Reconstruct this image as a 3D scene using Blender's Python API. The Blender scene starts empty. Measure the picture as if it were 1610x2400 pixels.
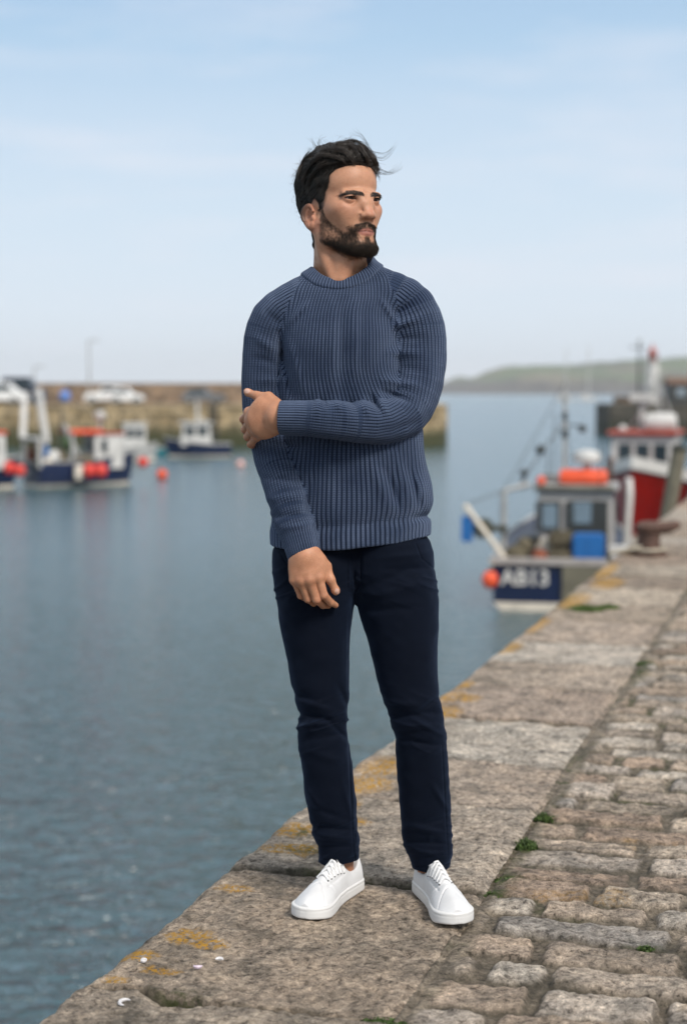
import bpy, bmesh, math, random
import numpy as np
from mathutils import Vector, Matrix
random.seed(7); RNG = np.random.default_rng(7)
SC = bpy.context.scene
COL = SC.collection
R = math.radians
# ------------------------------------------------------------------ camera
F_PX, CX, CY = 3696.0, 805.0, 1200.0            # focal length and centre in photograph pixels
PITCH = math.atan((1200 - 917) / F_PX)
CAM_H = 1.217                                    # eye height above the quay
WATER = -3.0
cam_d = bpy.data.cameras.new('camera'); cam = bpy.data.objects.new('camera', cam_d); COL.objects.link(cam)
cam.location = (0, 0, CAM_H); cam.rotation_euler = (math.pi / 2 - PITCH, 0, 0)
cam_d.sensor_fit = 'VERTICAL'; cam_d.sensor_height = 36; cam_d.sensor_width = 36
cam_d.lens = F_PX / 2400 * 36
cam_d.clip_start = 0.1; cam_d.clip_end = 30000
cam_d.dof.use_dof = True; cam_d.dof.focus_distance = 3.62; cam_d.dof.aperture_fstop = 2.3
SC.camera = cam
# ------------------------------------------------------------------ light
SUN_EL, SUN_AZ = 44, 34                          # azimuth: degrees to the right of straight behind the camera
sun_d = bpy.data.lights.new('sun', 'SUN'); sun = bpy.data.objects.new('sun', sun_d); COL.objects.link(sun)
sun_d.energy = 3.3; sun_d.angle = R(16); sun_d.color = (1.0, 0.93, 0.84)
sdir = Vector((math.cos(R(SUN_EL)) * math.sin(R(SUN_AZ)), -math.cos(R(SUN_EL)) * math.cos(R(SUN_AZ)), math.sin(R(SUN_EL))))
sun.rotation_euler = sdir.to_track_quat('Z', 'Y').to_euler(); sun.location = sdir * 30
world = bpy.data.worlds.new('World'); SC.world = world; world.use_nodes = True
def build_world():
    nt = world.node_tree; N = nt.nodes; L = nt.links; N.clear()
    out = N.new('ShaderNodeOutputWorld'); bg = N.new('ShaderNodeBackground'); bg.inputs[1].default_value = 0.1
    sky = N.new('ShaderNodeTexSky'); sky.sky_type = 'NISHITA'; sky.sun_disc = False
    sky.sun_elevation = R(SUN_EL); sky.sun_rotation = math.atan2(sdir.x, sdir.y)
    sky.air_density = 1.0; sky.dust_density = 1.0; sky.ozone_density = 1.6
    tc = N.new('ShaderNodeTexCoord'); sp = N.new('ShaderNodeSeparateXYZ'); L.new(tc.outputs['Generated'], sp.inputs[0])
    # pale horizon haze; unseen upper sky whitened to brighten water and soften shadows
    mr = N.new('ShaderNodeValToRGB'); L.new(sp.outputs[2], mr.inputs[0])
    cr = mr.color_ramp; cr.elements[0].position = 0; cr.elements[0].color = (7.1, 7.75, 8.5, 1)
    cr.elements[1].position = 1.0; cr.elements[1].color = (7.6, 8.1, 8.7, 1)
    for p, c in ((0.05, (6.9, 7.8, 8.8, 1)), (0.11, (6.2, 7.4, 8.6, 1)), (0.17, (5.4, 6.8, 8.3, 1)), (0.215, (4.2, 6.0, 7.9, 1)), (0.25, (3.8, 5.5, 7.6, 1)), (0.33, (5.4, 6.7, 8.2, 1)), (0.48, (7.8, 8.4, 9.0, 1))):
        e = cr.elements.new(p); e.color = c
    mp = N.new('ShaderNodeMapping'); mp.inputs['Scale'].default_value = (5.0, 5.0, 26.0); mp.inputs['Location'].default_value = (7.7, 1.4, 4.0)
    L.new(tc.outputs['Generated'], mp.inputs[0])
    n1 = N.new('ShaderNodeTexNoise'); n1.inputs['Scale'].default_value = 1.1; n1.inputs['Detail'].default_value = 7; n1.inputs['Roughness'].default_value = 0.55
    L.new(mp.outputs[0], n1.inputs[0])
    r1 = N.new('ShaderNodeValToRGB'); L.new(n1.outputs[0], r1.inputs[0])
    r1.color_ramp.elements[0].position = 0.48; r1.color_ramp.elements[1].position = 0.74
    m2 = N.new('ShaderNodeMath'); m2.operation = 'MULTIPLY'; m2.inputs[1].default_value = 0.45; L.new(r1.outputs[0], m2.inputs[0])
    mixh = N.new('ShaderNodeMix'); mixh.data_type = 'RGBA'; mixh.inputs[0].default_value = 0.93
    L.new(sky.outputs[0], mixh.inputs[6]); L.new(mr.outputs[0], mixh.inputs[7])
    mixc = N.new('ShaderNodeMix'); mixc.data_type = 'RGBA'; mixc.inputs[7].default_value = (7.8, 7.9, 8.6, 1)
    L.new(m2.outputs[0], mixc.inputs[0]); L.new(mixh.outputs[2], mixc.inputs[6])
    L.new(mixc.outputs[2], bg.inputs[0]); L.new(bg.outputs[0], out.inputs[0])
build_world()
SC.view_settings.view_transform = 'Standard'; SC.view_settings.look = 'None'
SC.view_settings.exposure = 0.15; SC.view_settings.gamma = 1.0
SC.cycles.max_bounces = 6; SC.cycles.diffuse_bounces = 3; SC.cycles.glossy_bounces = 3; SC.cycles.transparent_max_bounces = 8
SC.cycles.use_denoising = True; SC.cycles.sample_clamp_direct = 2.0
# ------------------------------------------------------------------ helpers: projection
_c, _s = math.cos(PITCH), math.sin(PITCH)
def P(px, py, Y):
    """world point seen at photograph pixel (px, py) at distance Y along the ground axis"""
    x = (px - CX) / F_PX; y = -(py - CY) / F_PX
    t = Y / (_c + _s * y)
    return Vector((x * t, Y, CAM_H + (-_s + _c * y) * t))
def D(dx, dy, Y):                                # the same from the 1568 x 2337 preview's pixels
    return P(dx * 1610 / 1568, dy * 2400 / 2337, Y)
def PN(px, py, Y):
    px = np.asarray(px, float); py = np.asarray(py, float)
    x = (px - CX) / F_PX; y = -(py - CY) / F_PX; t = Y / (_c + _s * y)
    return np.stack([x * t, np.broadcast_to(Y, x.shape) + 0 * x, CAM_H + (-_s + _c * y) * t], -1)
# ------------------------------------------------------------------ helpers: noise (numpy)
def _hash(ix, iy, iz, seed):
    h = (ix.astype(np.int64) * 374761393 + iy.astype(np.int64) * 668265263 + iz.astype(np.int64) * 2147483647 + seed * 1274126177) & 0xffffffff
    h = ((h ^ (h >> 13)) * 1274126177) & 0xffffffff
    h = ((h ^ (h >> 16)) * 2246822519) & 0xffffffff
    return ((h ^ (h >> 15)) & 0xffffff).astype(np.float64) / 0xffffff
def vnoise(x, y, z=None, seed=0):
    x = np.asarray(x, float); y = np.asarray(y, float)
    z = np.zeros_like(x) if z is None else np.asarray(z, float) + 0 * x
    x0 = np.floor(x); y0 = np.floor(y); z0 = np.floor(z)
    fx = x - x0; fy = y - y0; fz = z - z0
    fx = fx * fx * (3 - 2 * fx); fy = fy * fy * (3 - 2 * fy); fz = fz * fz * (3 - 2 * fz)
    r = 0
    for dz in ((0, 1) if np.any(z != 0) else (0,)):
        wz = fz if dz else 1 - fz
        for dx in (0, 1):
            wx = fx if dx else 1 - fx
            for dy in (0, 1):
                wy = fy if dy else 1 - fy
                r = r + _hash(x0 + dx, y0 + dy, z0 + dz, seed) * wx * wy * wz
    return r * 2 - 1
def fbm(x, y, z=None, seed=0, oct=4, rough=0.5):
    a = 1.0; r = 0; t = 0
    for o in range(oct):
        k = 2.03 ** o
        r = r + a * vnoise(x * k, y * k, None if z is None else z * k, seed + o * 17); t += a; a *= rough
    return r / t
def sstep(a, b, x):
    t = np.clip((x - a) / (b - a), 0, 1); return t * t * (3 - 2 * t)
# ------------------------------------------------------------------ helpers: objects
def tag(o, label=None, cat=None, group=None, kind=None):
    if label: o['label'] = label
    if cat: o['category'] = cat
    if group: o['group'] = group
    if kind: o['kind'] = kind
    return o
def empty(name, loc=(0, 0, 0), rz=0.0):
    o = bpy.data.objects.new(name, None); COL.objects.link(o); o.location = loc; o.rotation_euler = (0, 0, rz)
    o.empty_display_size = 0.2
    return o
def mesh_np(name, verts, faces, mat, parent=None, smooth=True, attrs=None, uv=None, mat_idx=None):
    """mesh object from numpy arrays; faces (n,4) or (n,3); attrs: {name: per-vertex float or rgb}"""
    me = bpy.data.meshes.new(name)
    nv, nf, k = len(verts), len(faces), faces.shape[1]
    me.vertices.add(nv); me.vertices.foreach_set('co', np.ascontiguousarray(verts, np.float32).ravel())
    me.loops.add(nf * k); me.loops.foreach_set('vertex_index', np.ascontiguousarray(faces, np.int32).ravel())
    me.polygons.add(nf); me.polygons.foreach_set('loop_start', np.arange(0, nf * k, k, dtype=np.int32))
    me.polygons.foreach_set('loop_total', np.full(nf, k, np.int32))
    me.polygons.foreach_set('use_smooth', np.full(nf, smooth, bool))
    for m in (mat if isinstance(mat, (list, tuple)) else [mat]): me.materials.append(m)
    if mat_idx is not None: me.polygons.foreach_set('material_index', np.asarray(mat_idx, np.int32))
    for an, av in (attrs or {}).items():
        av = np.asarray(av, np.float32)
        if av.ndim == 1:
            a = me.attributes.new(an, 'FLOAT', 'POINT'); a.data.foreach_set('value', av)
        else:
            a = me.attributes.new(an, 'FLOAT_COLOR', 'POINT')
            a.data.foreach_set('color', np.concatenate([av, np.ones((len(av), 1), np.float32)], 1).ravel())
    if uv is not None:                            # per face corner (nf*k, 2)
        l = me.uv_layers.new(name='UVMap'); l.data.foreach_set('uv', np.asarray(uv, np.float32).ravel())
    me.update(); me.validate(clean_customdata=False)
    o = bpy.data.objects.new(name, me); COL.objects.link(o)
    if parent: o.parent = parent
    return o
def grid_faces(n, m):
    i = np.arange((n - 1) * (m - 1)); r = i // (m - 1); c = i % (m - 1); a = r * m + c
    return np.stack([a, a + m, a + m + 1, a + 1], 1)          # upward normals with (s rows, t columns)
class MB:
    """collects simple shapes into ONE mesh"""
    def __init__(s): s.v = []; s.f = []
    def add(s, vs, fs):
        b = len(s.v); s.v += [tuple(v) for v in vs]; s.f += [tuple(b + i for i in f) for f in fs]; return s
    def box(s, c, d, rz=0.0, taper=1.0, ry=0.0, rx=0.0):
        hx, hy, hz = d[0] / 2, d[1] / 2, d[2] / 2
        M = Matrix.Translation(c) @ Matrix.Rotation(rz, 4, 'Z') @ Matrix.Rotation(ry, 4, 'Y') @ Matrix.Rotation(rx, 4, 'X')
        vs = [M @ Vector((x * hx * (taper if z > 0 else 1), y * hy * (taper if z > 0 else 1), z * hz)) for z in (-1, 1) for y in (-1, 1) for x in (-1, 1)]
        return s.add(vs, [(0, 2, 3, 1), (4, 5, 7, 6), (0, 1, 5, 4), (2, 6, 7, 3), (0, 4, 6, 2), (1, 3, 7, 5)])
    def tube(s, pts, r, n=8, caps=True):
        pts = [Vector(p) for p in pts]; rs = r if isinstance(r, (list, tuple)) else [r] * len(pts)
        up = Vector((0, 0, 1)); rings = []; prev = None
        for i, p in enumerate(pts):
            t = (pts[min(i + 1, len(pts) - 1)] - pts[max(i - 1, 0)]).normalized()
            if prev is None: a = t.orthogonal().normalized()
            else: a = (prev - t * prev.dot(t)).normalized()
            prev = a; b = t.cross(a)
            rings.append([p + (a * math.cos(q) + b * math.sin(q)) * rs[i] for q in [2 * math.pi * k / n for k in range(n)]])
        vs = [v for g in rings for v in g]; fs = []
        for i in range(len(pts) - 1):
            for k in range(n): fs.append((i * n + k, i * n + (k + 1) % n, (i + 1) * n + (k + 1) % n, (i + 1) * n + k))
        if caps: fs += [tuple(reversed(range(n))), tuple(range(len(vs) - n, len(vs)))]
        return s.add(vs, fs)
    def lathe(s, c, prof, n=20, axis='Z', sx=1.0, sy=1.0):
        vs = []; fs = []; m = len(prof)
        for r, h in prof:
            for k in range(n):
                a = 2 * math.pi * k / n; x, y = r * math.cos(a) * sx, r * math.sin(a) * sy
                v = (x, y, h) if axis == 'Z' else ((h, x, y) if axis == 'X' else (y, h, x))
                vs.append(Vector(c) + Vector(v))
        for i in range(m - 1):
            for k in range(n): fs.append((i * n + k, i * n + (k + 1) % n, (i + 1) * n + (k + 1) % n, (i + 1) * n + k))
        fs += [tuple(reversed(range(n))), tuple(range((m - 1) * n, m * n))]
        return s.add(vs, fs)
    def ball(s, c, r, n=16, m=10, sc=(1, 1, 1)):
        vs = [Vector(c) + Vector((0, 0, -r * sc[2]))]; fs = []
        for i in range(1, m):
            a = -math.pi / 2 + math.pi * i / m
            for k in range(n): vs.append(Vector(c) + Vector((r * math.cos(a) * math.cos(2 * math.pi * k / n) * sc[0], r * math.cos(a) * math.sin(2 * math.pi * k / n) * sc[1], r * math.sin(a) * sc[2])))
        vs.append(Vector(c) + Vector((0, 0, r * sc[2]))); T = len(vs) - 1
        for k in range(n): fs.append((0, 1 + (k + 1) % n, 1 + k)); fs.append((T, T - n + k, T - n + (k + 1) % n))
        for i in range(m - 2):
            for k in range(n):
                a = 1 + i * n
                fs.append((a + k, a + (k + 1) % n, a + n + (k + 1) % n, a + n + k))
        return s.add(vs, fs)
    def prism(s, poly, M, h):                     # poly in local xy, extruded h along local z
        n = len(poly)
        vs = [M @ Vector((x, y, 0)) for x, y in poly] + [M @ Vector((x, y, h)) for x, y in poly]
        fs = [tuple(reversed(range(n))), tuple(range(n, 2 * n))] + [(k, (k + 1) % n, n + (k + 1) % n, n + k) for k in range(n)]
        return s.add(vs, fs)
    def build(s, name, mat, parent=None, smooth=False, bevel=0.0):
        me = bpy.data.meshes.new(name); me.from_pydata(s.v, [], s.f)
        bm = bmesh.new(); bm.from_mesh(me); bmesh.ops.recalc_face_normals(bm, faces=bm.faces)
        if bevel > 0:
            es = [e for e in bm.edges if len(e.link_faces) == 2 and e.calc_face_angle(0) > 0.5]
            bmesh.ops.bevel(bm, geom=es, offset=bevel, segments=2, affect='EDGES', clamp_overlap=True)
        bm.to_mesh(me); bm.free()
        me.materials.append(mat)
        o = bpy.data.objects.new(name, me); COL.objects.link(o)
        if parent: o.parent = parent
        if smooth:
            me.polygons.foreach_set('use_smooth', [True] * len(me.polygons))
            if hasattr(me, 'set_sharp_from_angle'): me.set_sharp_from_angle(angle=R(40))
        return o
# ------------------------------------------------------------------ helpers: materials
class NT:
    """short-hand for node trees"""
    def __init__(s, name):
        s.m = bpy.data.materials.new(name); s.m.use_nodes = True; s.t = s.m.node_tree; s.t.nodes.clear()
        s.out = s.n('ShaderNodeOutputMaterial'); s.b = s.n('ShaderNodeBsdfPrincipled'); s.l(s.b.outputs[0], s.out.inputs[0])
    def n(s, k, **kw):
        o = s.t.nodes.new(k)
        for a, b in kw.items(): setattr(o, a, b)
        return o
    def l(s, a, b): s.t.links.new(a, b)
    def setv(s, **kw):
        for k, v in kw.items(): s.b.inputs[k.replace('_', ' ')].default_value = v
    def attr(s, name, out='Fac'): return s.n('ShaderNodeAttribute', attribute_name=name).outputs[out]
    def coord(s, kind='Object', scale=(1, 1, 1)):
        t = s.n('ShaderNodeTexCoord'); m = s.n('ShaderNodeMapping'); m.inputs['Scale'].default_value = scale
        s.l(t.outputs[kind], m.inputs[0]); return m.outputs[0]
    def noise(s, co, scale=5, detail=4, rough=0.55, dist=0.0):
        t = s.n('ShaderNodeTexNoise'); t.inputs['Scale'].default_value = scale; t.inputs['Detail'].default_value = detail
        t.inputs['Roughness'].default_value = rough; t.inputs['Distortion'].default_value = dist; s.l(co, t.inputs[0]); return t.outputs[0]
    def ramp(s, fac, stops):
        r = s.n('ShaderNodeValToRGB'); s.l(fac, r.inputs[0]); e = r.color_ramp.elements
        while len(e) < len(stops): e.new(0.5)
        for x, (p, c) in zip(e, stops):
            x.position = p; x.color = (*c, 1) if isinstance(c, tuple) else (c, c, c, 1)
        return r.outputs[0]
    def mix(s, fac, a, b, mode='MIX'):
        m = s.n('ShaderNodeMix', data_type='RGBA', blend_type=mode)
        for i, v in ((0, fac), (6, a), (7, b)):
            if isinstance(v, tuple): m.inputs[i].default_value = (*v, 1)
            elif isinstance(v, (int, float)): m.inputs[i].default_value = v if i == 0 else (v, v, v, 1)
            else: s.l(v, m.inputs[i])
        return m.outputs[2]
    def math(s, op, a, b=None, c=None):
        m = s.n('ShaderNodeMath', operation=op)
        for i, v in enumerate((a, b, c)):
            if v is None: continue
            if isinstance(v, (int, float)): m.inputs[i].default_value = v
            else: s.l(v, m.inputs[i])
        return m.outputs[0]
    def bump(s, h, strength=0.3, dist=0.01, prev=None):
        b = s.n('ShaderNodeBump'); b.inputs['Strength'].default_value = strength; b.inputs['Distance'].default_value = dist
        s.l(h, b.inputs['Height'])
        if prev is not None: s.l(prev, b.inputs['Normal'])
        return b.outputs[0]
def M_simple(name, col, rough=0.6, metal=0.0, var=0.25, scale=3.0, bump=0.15, bscale=40.0):
    """painted or plain surface with uneven tone and a little grain"""
    k = NT(name); co = k.coord()
    n = k.noise(co, scale, 6, 0.6)
    d = tuple(max(0, c * (1 - var)) for c in col); e = tuple(min(1, c * (1 + var * 0.6)) for c in col)
    k.l(k.ramp(n, [(0.3, d), (0.5, col), (0.72, e)]), k.b.inputs['Base Color'])
    k.setv(Roughness=rough, Metallic=metal)
    k.l(k.bump(k.noise(co, bscale, 3), bump, 0.004), k.b.inputs['Normal'])
    return k.m
def M_worn(name, col, wear, amount=0.5, rough=0.55, scale=2.2):
    """paint worn through in streaks to another colour"""
    k = NT(name); co = k.coord(scale=(1, 1, 0.35))
    n = k.noise(co, scale * 3, 8, 0.7); m = k.ramp(n, [(amount, 0.0), (amount + 0.14, 1.0)])
    base = k.ramp(k.noise(k.coord(), scale, 4), [(0.3, tuple(c * 0.75 for c in col)), (0.7, col)])
    k.l(k.mix(m, base, wear), k.b.inputs['Base Color']); k.setv(Roughness=rough)
    return k.m
# ================================================================== quay: frame (s along the edge, t inland)
QA = np.array([-0.593, 3.045]); QU = np.array([0.28758, 0.95776]); QN = np.array([0.95776, -0.28758])
def Q(s, t, z=0.0):
    return Vector((QA[0] + s * QU[0] + t * QN[0], QA[1] + s * QU[1] + t * QN[1], z))
COPE_W = 0.69
JOINTS = [-3.3, -2.5, -1.62, -0.75, 0.125, 0.952, 1.725, 2.295, 2.965, 3.615, 4.22, 4.86, 5.62, 6.3, 7.1, 7.75, 8.5, 9.2, 10.0, 10.7, 11.5, 12.3, 13.0, 13.8, 14.5, 15.3, 16.2, 17.0, 17.8, 18.6, 19.5, 20.3, 21.2, 22.0, 22.9, 23.8, 24.6, 25.5]
def srows(s0, s1, k):
    out = [s0]
    while out[-1] < s1: out.append(out[-1] + max(0.0034, k * (abs(out[-1]) * 0.95 + 3.0)))
    return np.array(out)
def stone_material(name, big):
    k = NT(name); co = k.coord()
    tone = k.attr('tone', 'Color'); dirt = k.attr('dirt'); lich = k.attr('lichen'); moss = k.attr('moss')
    n1 = k.noise(co, 60, 8, 0.72); n2 = k.noise(co, 9, 6, 0.6); n3 = k.noise(co, 260, 4, 0.6)
    mot = k.ramp(n1, [(0.37, (0.28, 0.27, 0.26)), (0.45, (0.78, 0.76, 0.74)), (0.53, (1.02, 1.0, 0.98)), (0.63, (1.45, 1.43, 1.40))])
    c = k.mix(1.0, tone, mot, 'MULTIPLY')
    n4 = k.noise(co, 26, 7, 0.75, 0.4); c = k.mix(0.8, c, k.ramp(n4, [(0.36, (0.34, 0.33, 0.32)), (0.44, (0.85, 0.84, 0.83)), (0.56, (1.05, 1.04, 1.02)), (0.65, (1.35, 1.33, 1.30))]), 'MULTIPLY')
    big_ = k.ramp(n2, [(0.38, (0.66, 0.66, 0.65)), (0.50, (1.0, 0.98, 0.96)), (0.62, (1.20, 1.16, 1.11))])
    c = k.mix(1.0, c, big_, 'MULTIPLY')
    spk = k.ramp(n3, [(0.35, (0.42, 0.42, 0.42)), (0.44, (1, 1, 1)), (0.57, (1, 1, 1)), (0.66, (1.6, 1.6, 1.6))])
    c = k.mix(0.8, c, spk, 'MULTIPLY')
    c = k.mix(dirt, c, k.mix(n1, (0.030, 0.027, 0.020), (0.105, 0.09, 0.065)))
    lm = k.math('MULTIPLY', lich, k.ramp(k.noise(co, 75, 6, 0.7), [(0.44, 0.0), (0.54, 1.0)]))
    c = k.mix(lm, c, k.mix(n2, (0.38, 0.19, 0.018), (0.56, 0.31, 0.04)))
    mm = k.math('MULTIPLY', moss, k.ramp(k.noise(co, 40, 5), [(0.40, 0.0), (0.55, 1.0)]))
    c = k.mix(mm, c, k.mix(n1, (0.018, 0.03, 0.006), (0.07, 0.085, 0.02)))
    k.l(c, k.b.inputs['Base Color']); k.setv(Roughness=0.86); k.b.inputs['Specular IOR Level'].default_value = 0.3
    b = k.bump(n4, 0.8, 0.022); b = k.bump(n1, 0.9, 0.012, b); b = k.bump(n3, 0.5, 0.003, b)
    k.l(b, k.b.inputs['Normal'])
    return k.m
M_stone = stone_material('weathered granite', True)
def rocky(x, y, seed):
    """chipped, flaky stone relief in metres, before scaling"""
    wx = x + 0.02 * fbm(x * 14, y * 14, seed=seed + 3, oct=2); wy = y + 0.02 * fbm(x * 14, y * 14, seed=seed + 5, oct=2)
    a = fbm(wx * 16, wy * 28, seed=seed, oct=5, rough=0.6)
    b = 1 - np.abs(fbm(wx * 22, wy * 40, seed=seed + 9, oct=4, rough=0.55)) * 2.2
    return a * 0.6 + np.clip(b, -1, 1) * 0.35
def build_kerb():
    s = srows(-1.0, 26.0, 0.0017); t = np.concatenate([np.array([-0.012, -0.008, -0.004, 0.0, 0.004, 0.009, 0.015, 0.022, 0.03]), np.linspace(0.037, COPE_W - 0.045, 98), np.linspace(COPE_W - 0.0425, COPE_W + 0.004, 20)])
    S, T = np.meshgrid(s, t, indexing='ij')
    far = sstep(9, 4, S)
    jn = np.array(JOINTS)
    wob = 0.012 * fbm(T * 5, S * 0.6, seed=2, oct=3) + 0.006 * fbm(T * 22, S * 0.9, seed=6, oct=3)
    Sw = S + wob * 1.6
    idx = np.clip(np.searchsorted(jn, Sw) - 1, 0, len(jn) - 2)
    dl = np.minimum(Sw - jn[idx], jn[idx + 1] - Sw)
    jw = 0.0105 + 0.003 * vnoise(T * 9, idx * 3.1, seed=11)
    joint = 1 - sstep(jw * 0.5, jw + 0.005, dl)
    hr = _hash(idx, idx * 0, idx * 0, 5); hr2 = _hash(idx, idx * 0, idx * 0, 8); hr3 = _hash(idx, idx * 0, idx * 0, 13)
    Z = (hr - 0.5) * 0.012 + (hr2 - 0.5) * 0.014 * (T / COPE_W - 0.5)
    Z += 0.0095 * rocky(S * 0.9, T * 0.55, 21) + 0.005 * fbm(S * 60, T * 60, seed=31, oct=3)
    Z += 0.010 * fbm(S * 2.4, T * 3, seed=33, oct=3)
    Z -= 0.010 * sstep(0.022, 0.0, dl) ** 2 + 0.034 * joint
    ew = 0.05 + 0.02 * fbm(S * 4, S * 0, seed=41, oct=3)               # rounded, chipped outer arris
    Z -= 0.055 * np.clip((ew - T) / ew, 0, 1.3) ** 2.2
    inn = COPE_W + 0.012 * fbm(S * 7, S * 0 + 3, seed=43, oct=4)
    Z -= 0.010 * sstep(inn - 0.03, inn, T) ** 1.5
    # one broken corner along the nearest joint
    ck = np.exp(-(((T - 0.235) / 0.045) ** 2 + ((S - 0.105) / 0.022) ** 2)); Z -= 0.028 * np.clip(ck * 1.6, 0, 1)
    Tw = T + np.where(T < 0.03, 0.010 * fbm(S * 9, S * 0 + 1, seed=47, oct=4), 0)
    pal = np.array([[0.35, 0.295, 0.245], [0.42, 0.345, 0.285], [0.47, 0.425, 0.375], [0.405, 0.33, 0.275], [0.44, 0.39, 0.33]])
    tone = pal[(hr3 * 4.999).astype(int)] * (0.82 + 0.36 * hr[..., None])
    named = {3: (0.36, 0.315, 0.265), 4: (0.385, 0.325, 0.265), 5: (0.44, 0.39, 0.335), 6: (0.42, 0.36, 0.305), 7: (0.52, 0.485, 0.435), 8: (0.40, 0.335, 0.285), 9: (0.46, 0.395, 0.335), 10: (0.55, 0.51, 0.46), 11: (0.47, 0.40, 0.34), 12: (0.40, 0.34, 0.28), 13: (0.50, 0.44, 0.37)}
    for q_, c_ in named.items(): tone = np.where((idx == q_)[..., None], np.array(c_), tone)
    warm = sstep(-0.1, 0.5, fbm(S * 3.5, T * 3.5, seed=51, oct=3))[..., None]
    tone = tone * (1 - warm * 0.10) + warm * 0.10 * np.array([0.30, 0.205, 0.14])
    # darker weathered band towards the outer edge
    edge = sstep(0.42, 0.10, T + 0.16 * fbm(S * 2.2, T * 3, seed=53, oct=4)) * (0.55 + 0.45 * sstep(0.3, 0.9, hr2))
    dirt = np.clip(joint * 1.0 + 0.5 * sstep(0.035, 0.004, dl) * sstep(-0.3, 0.3, fbm(S * 11, T * 11, seed=58, oct=3)) + edge * 0.55 * sstep(-0.15, 0.35, fbm(S * 9, T * 9, seed=57, oct=4)) + 0.18 * sstep(0.12, 0.4, fbm(S * 12, T * 12, seed=59, oct=3)), 0, 0.92)
    lich = np.zeros_like(S)
    for a, b, ra, rb in ((0.47, 0.115, .05, .06), (0.44, 0.17, .03, .05), (0.33, 0.06, .035, .04), (0.25, 0.145, .025, .045), (0.17, 0.075, .018, .03),
                         (0.80, 0.10, .03, .05), (1.14, 0.13, .06, .09), (1.32, 0.08, .07, .06), (1.62, 0.10, .10, .08), (1.88, 0.11, .12, .10), (2.12, 0.12, .14, .09),
                         (1.45, 0.20, .05, .06), (2.6, 0.10, .16, .05), (3.02, 0.10, .12, .08), (3.32, 0.06, .14, .06), (3.30, 0.15, .08, .05), (3.6, 0.05, .14, .05), (4.6, 0.06, .2, .06),
                         (5.4, 0.05, .3, .06), (6.4, 0.10, .35, .09), (7.3, 0.18, .35, .10), (8.0, 0.08, .5, .07), (9.5, 0.14, .5, .1), (11, 0.08, .7, .08)):
        w = 0.35 * fbm(S * 30, T * 30, seed=61, oct=3)
        lich = np.maximum(lich, np.clip(1.35 - (((S - a) / ra) ** 2 + ((T - b) / rb) ** 2) + w, 0, 1))
    moss = np.clip(joint * sstep(-0.1, 0.3, fbm(S * 6, T * 6, seed=67, oct=2)) * 1.1, 0, 1)
    for a, b, ra, rb in ((0.14, 0.225, .02, .05), (1.14, 0.2, .04, .08), (0.97, 0.30, .02, .08), (1.3, 0.12, .04, .04), (6.55, 0.03, .3, .05), (6.05, 0.12, .1, .07)):
        moss = np.maximum(moss, 0.9 * np.exp(-(((S - a) / ra) ** 2 + ((T - b) / rb) ** 2)))
    n, m = S.shape
    # outer face of the coping: fold two more columns down
    V = np.stack([QA[0] + S * QU[0] + Tw * QN[0], QA[1] + S * QU[1] + Tw * QN[1], Z], -1)
    fs = []
    skirt = V[:, :1].copy(); skirt[:, :, 2] = -0.34; skirt[:, 0, :2] += QN * 0.012
    mid = V[:, :1].copy(); mid[:, :, 2] -= 0.06; mid[:, 0, :2] += QN * 0.003
    V = np.concatenate([skirt, mid, V], 1)
    pad = lambda A: np.concatenate([A[:, :1], A[:, :1], A], 1)
    tone, dirt, lich, moss = pad(tone), pad(dirt), pad(lich), pad(moss)
    n, m = V.shape[:2]
    f = grid_faces(n, m)[:, ::-1]
    o = mesh_np('kerb', V.reshape(-1, 3), f, M_stone, attrs=dict(tone=tone.reshape(-1, 3), dirt=dirt.ravel(), lichen=lich.ravel(), moss=moss.ravel()))
    tag(o, 'broad worn granite coping slabs along the edge of the quay', 'kerb', kind='structure')
    return Z, s, t
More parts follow.
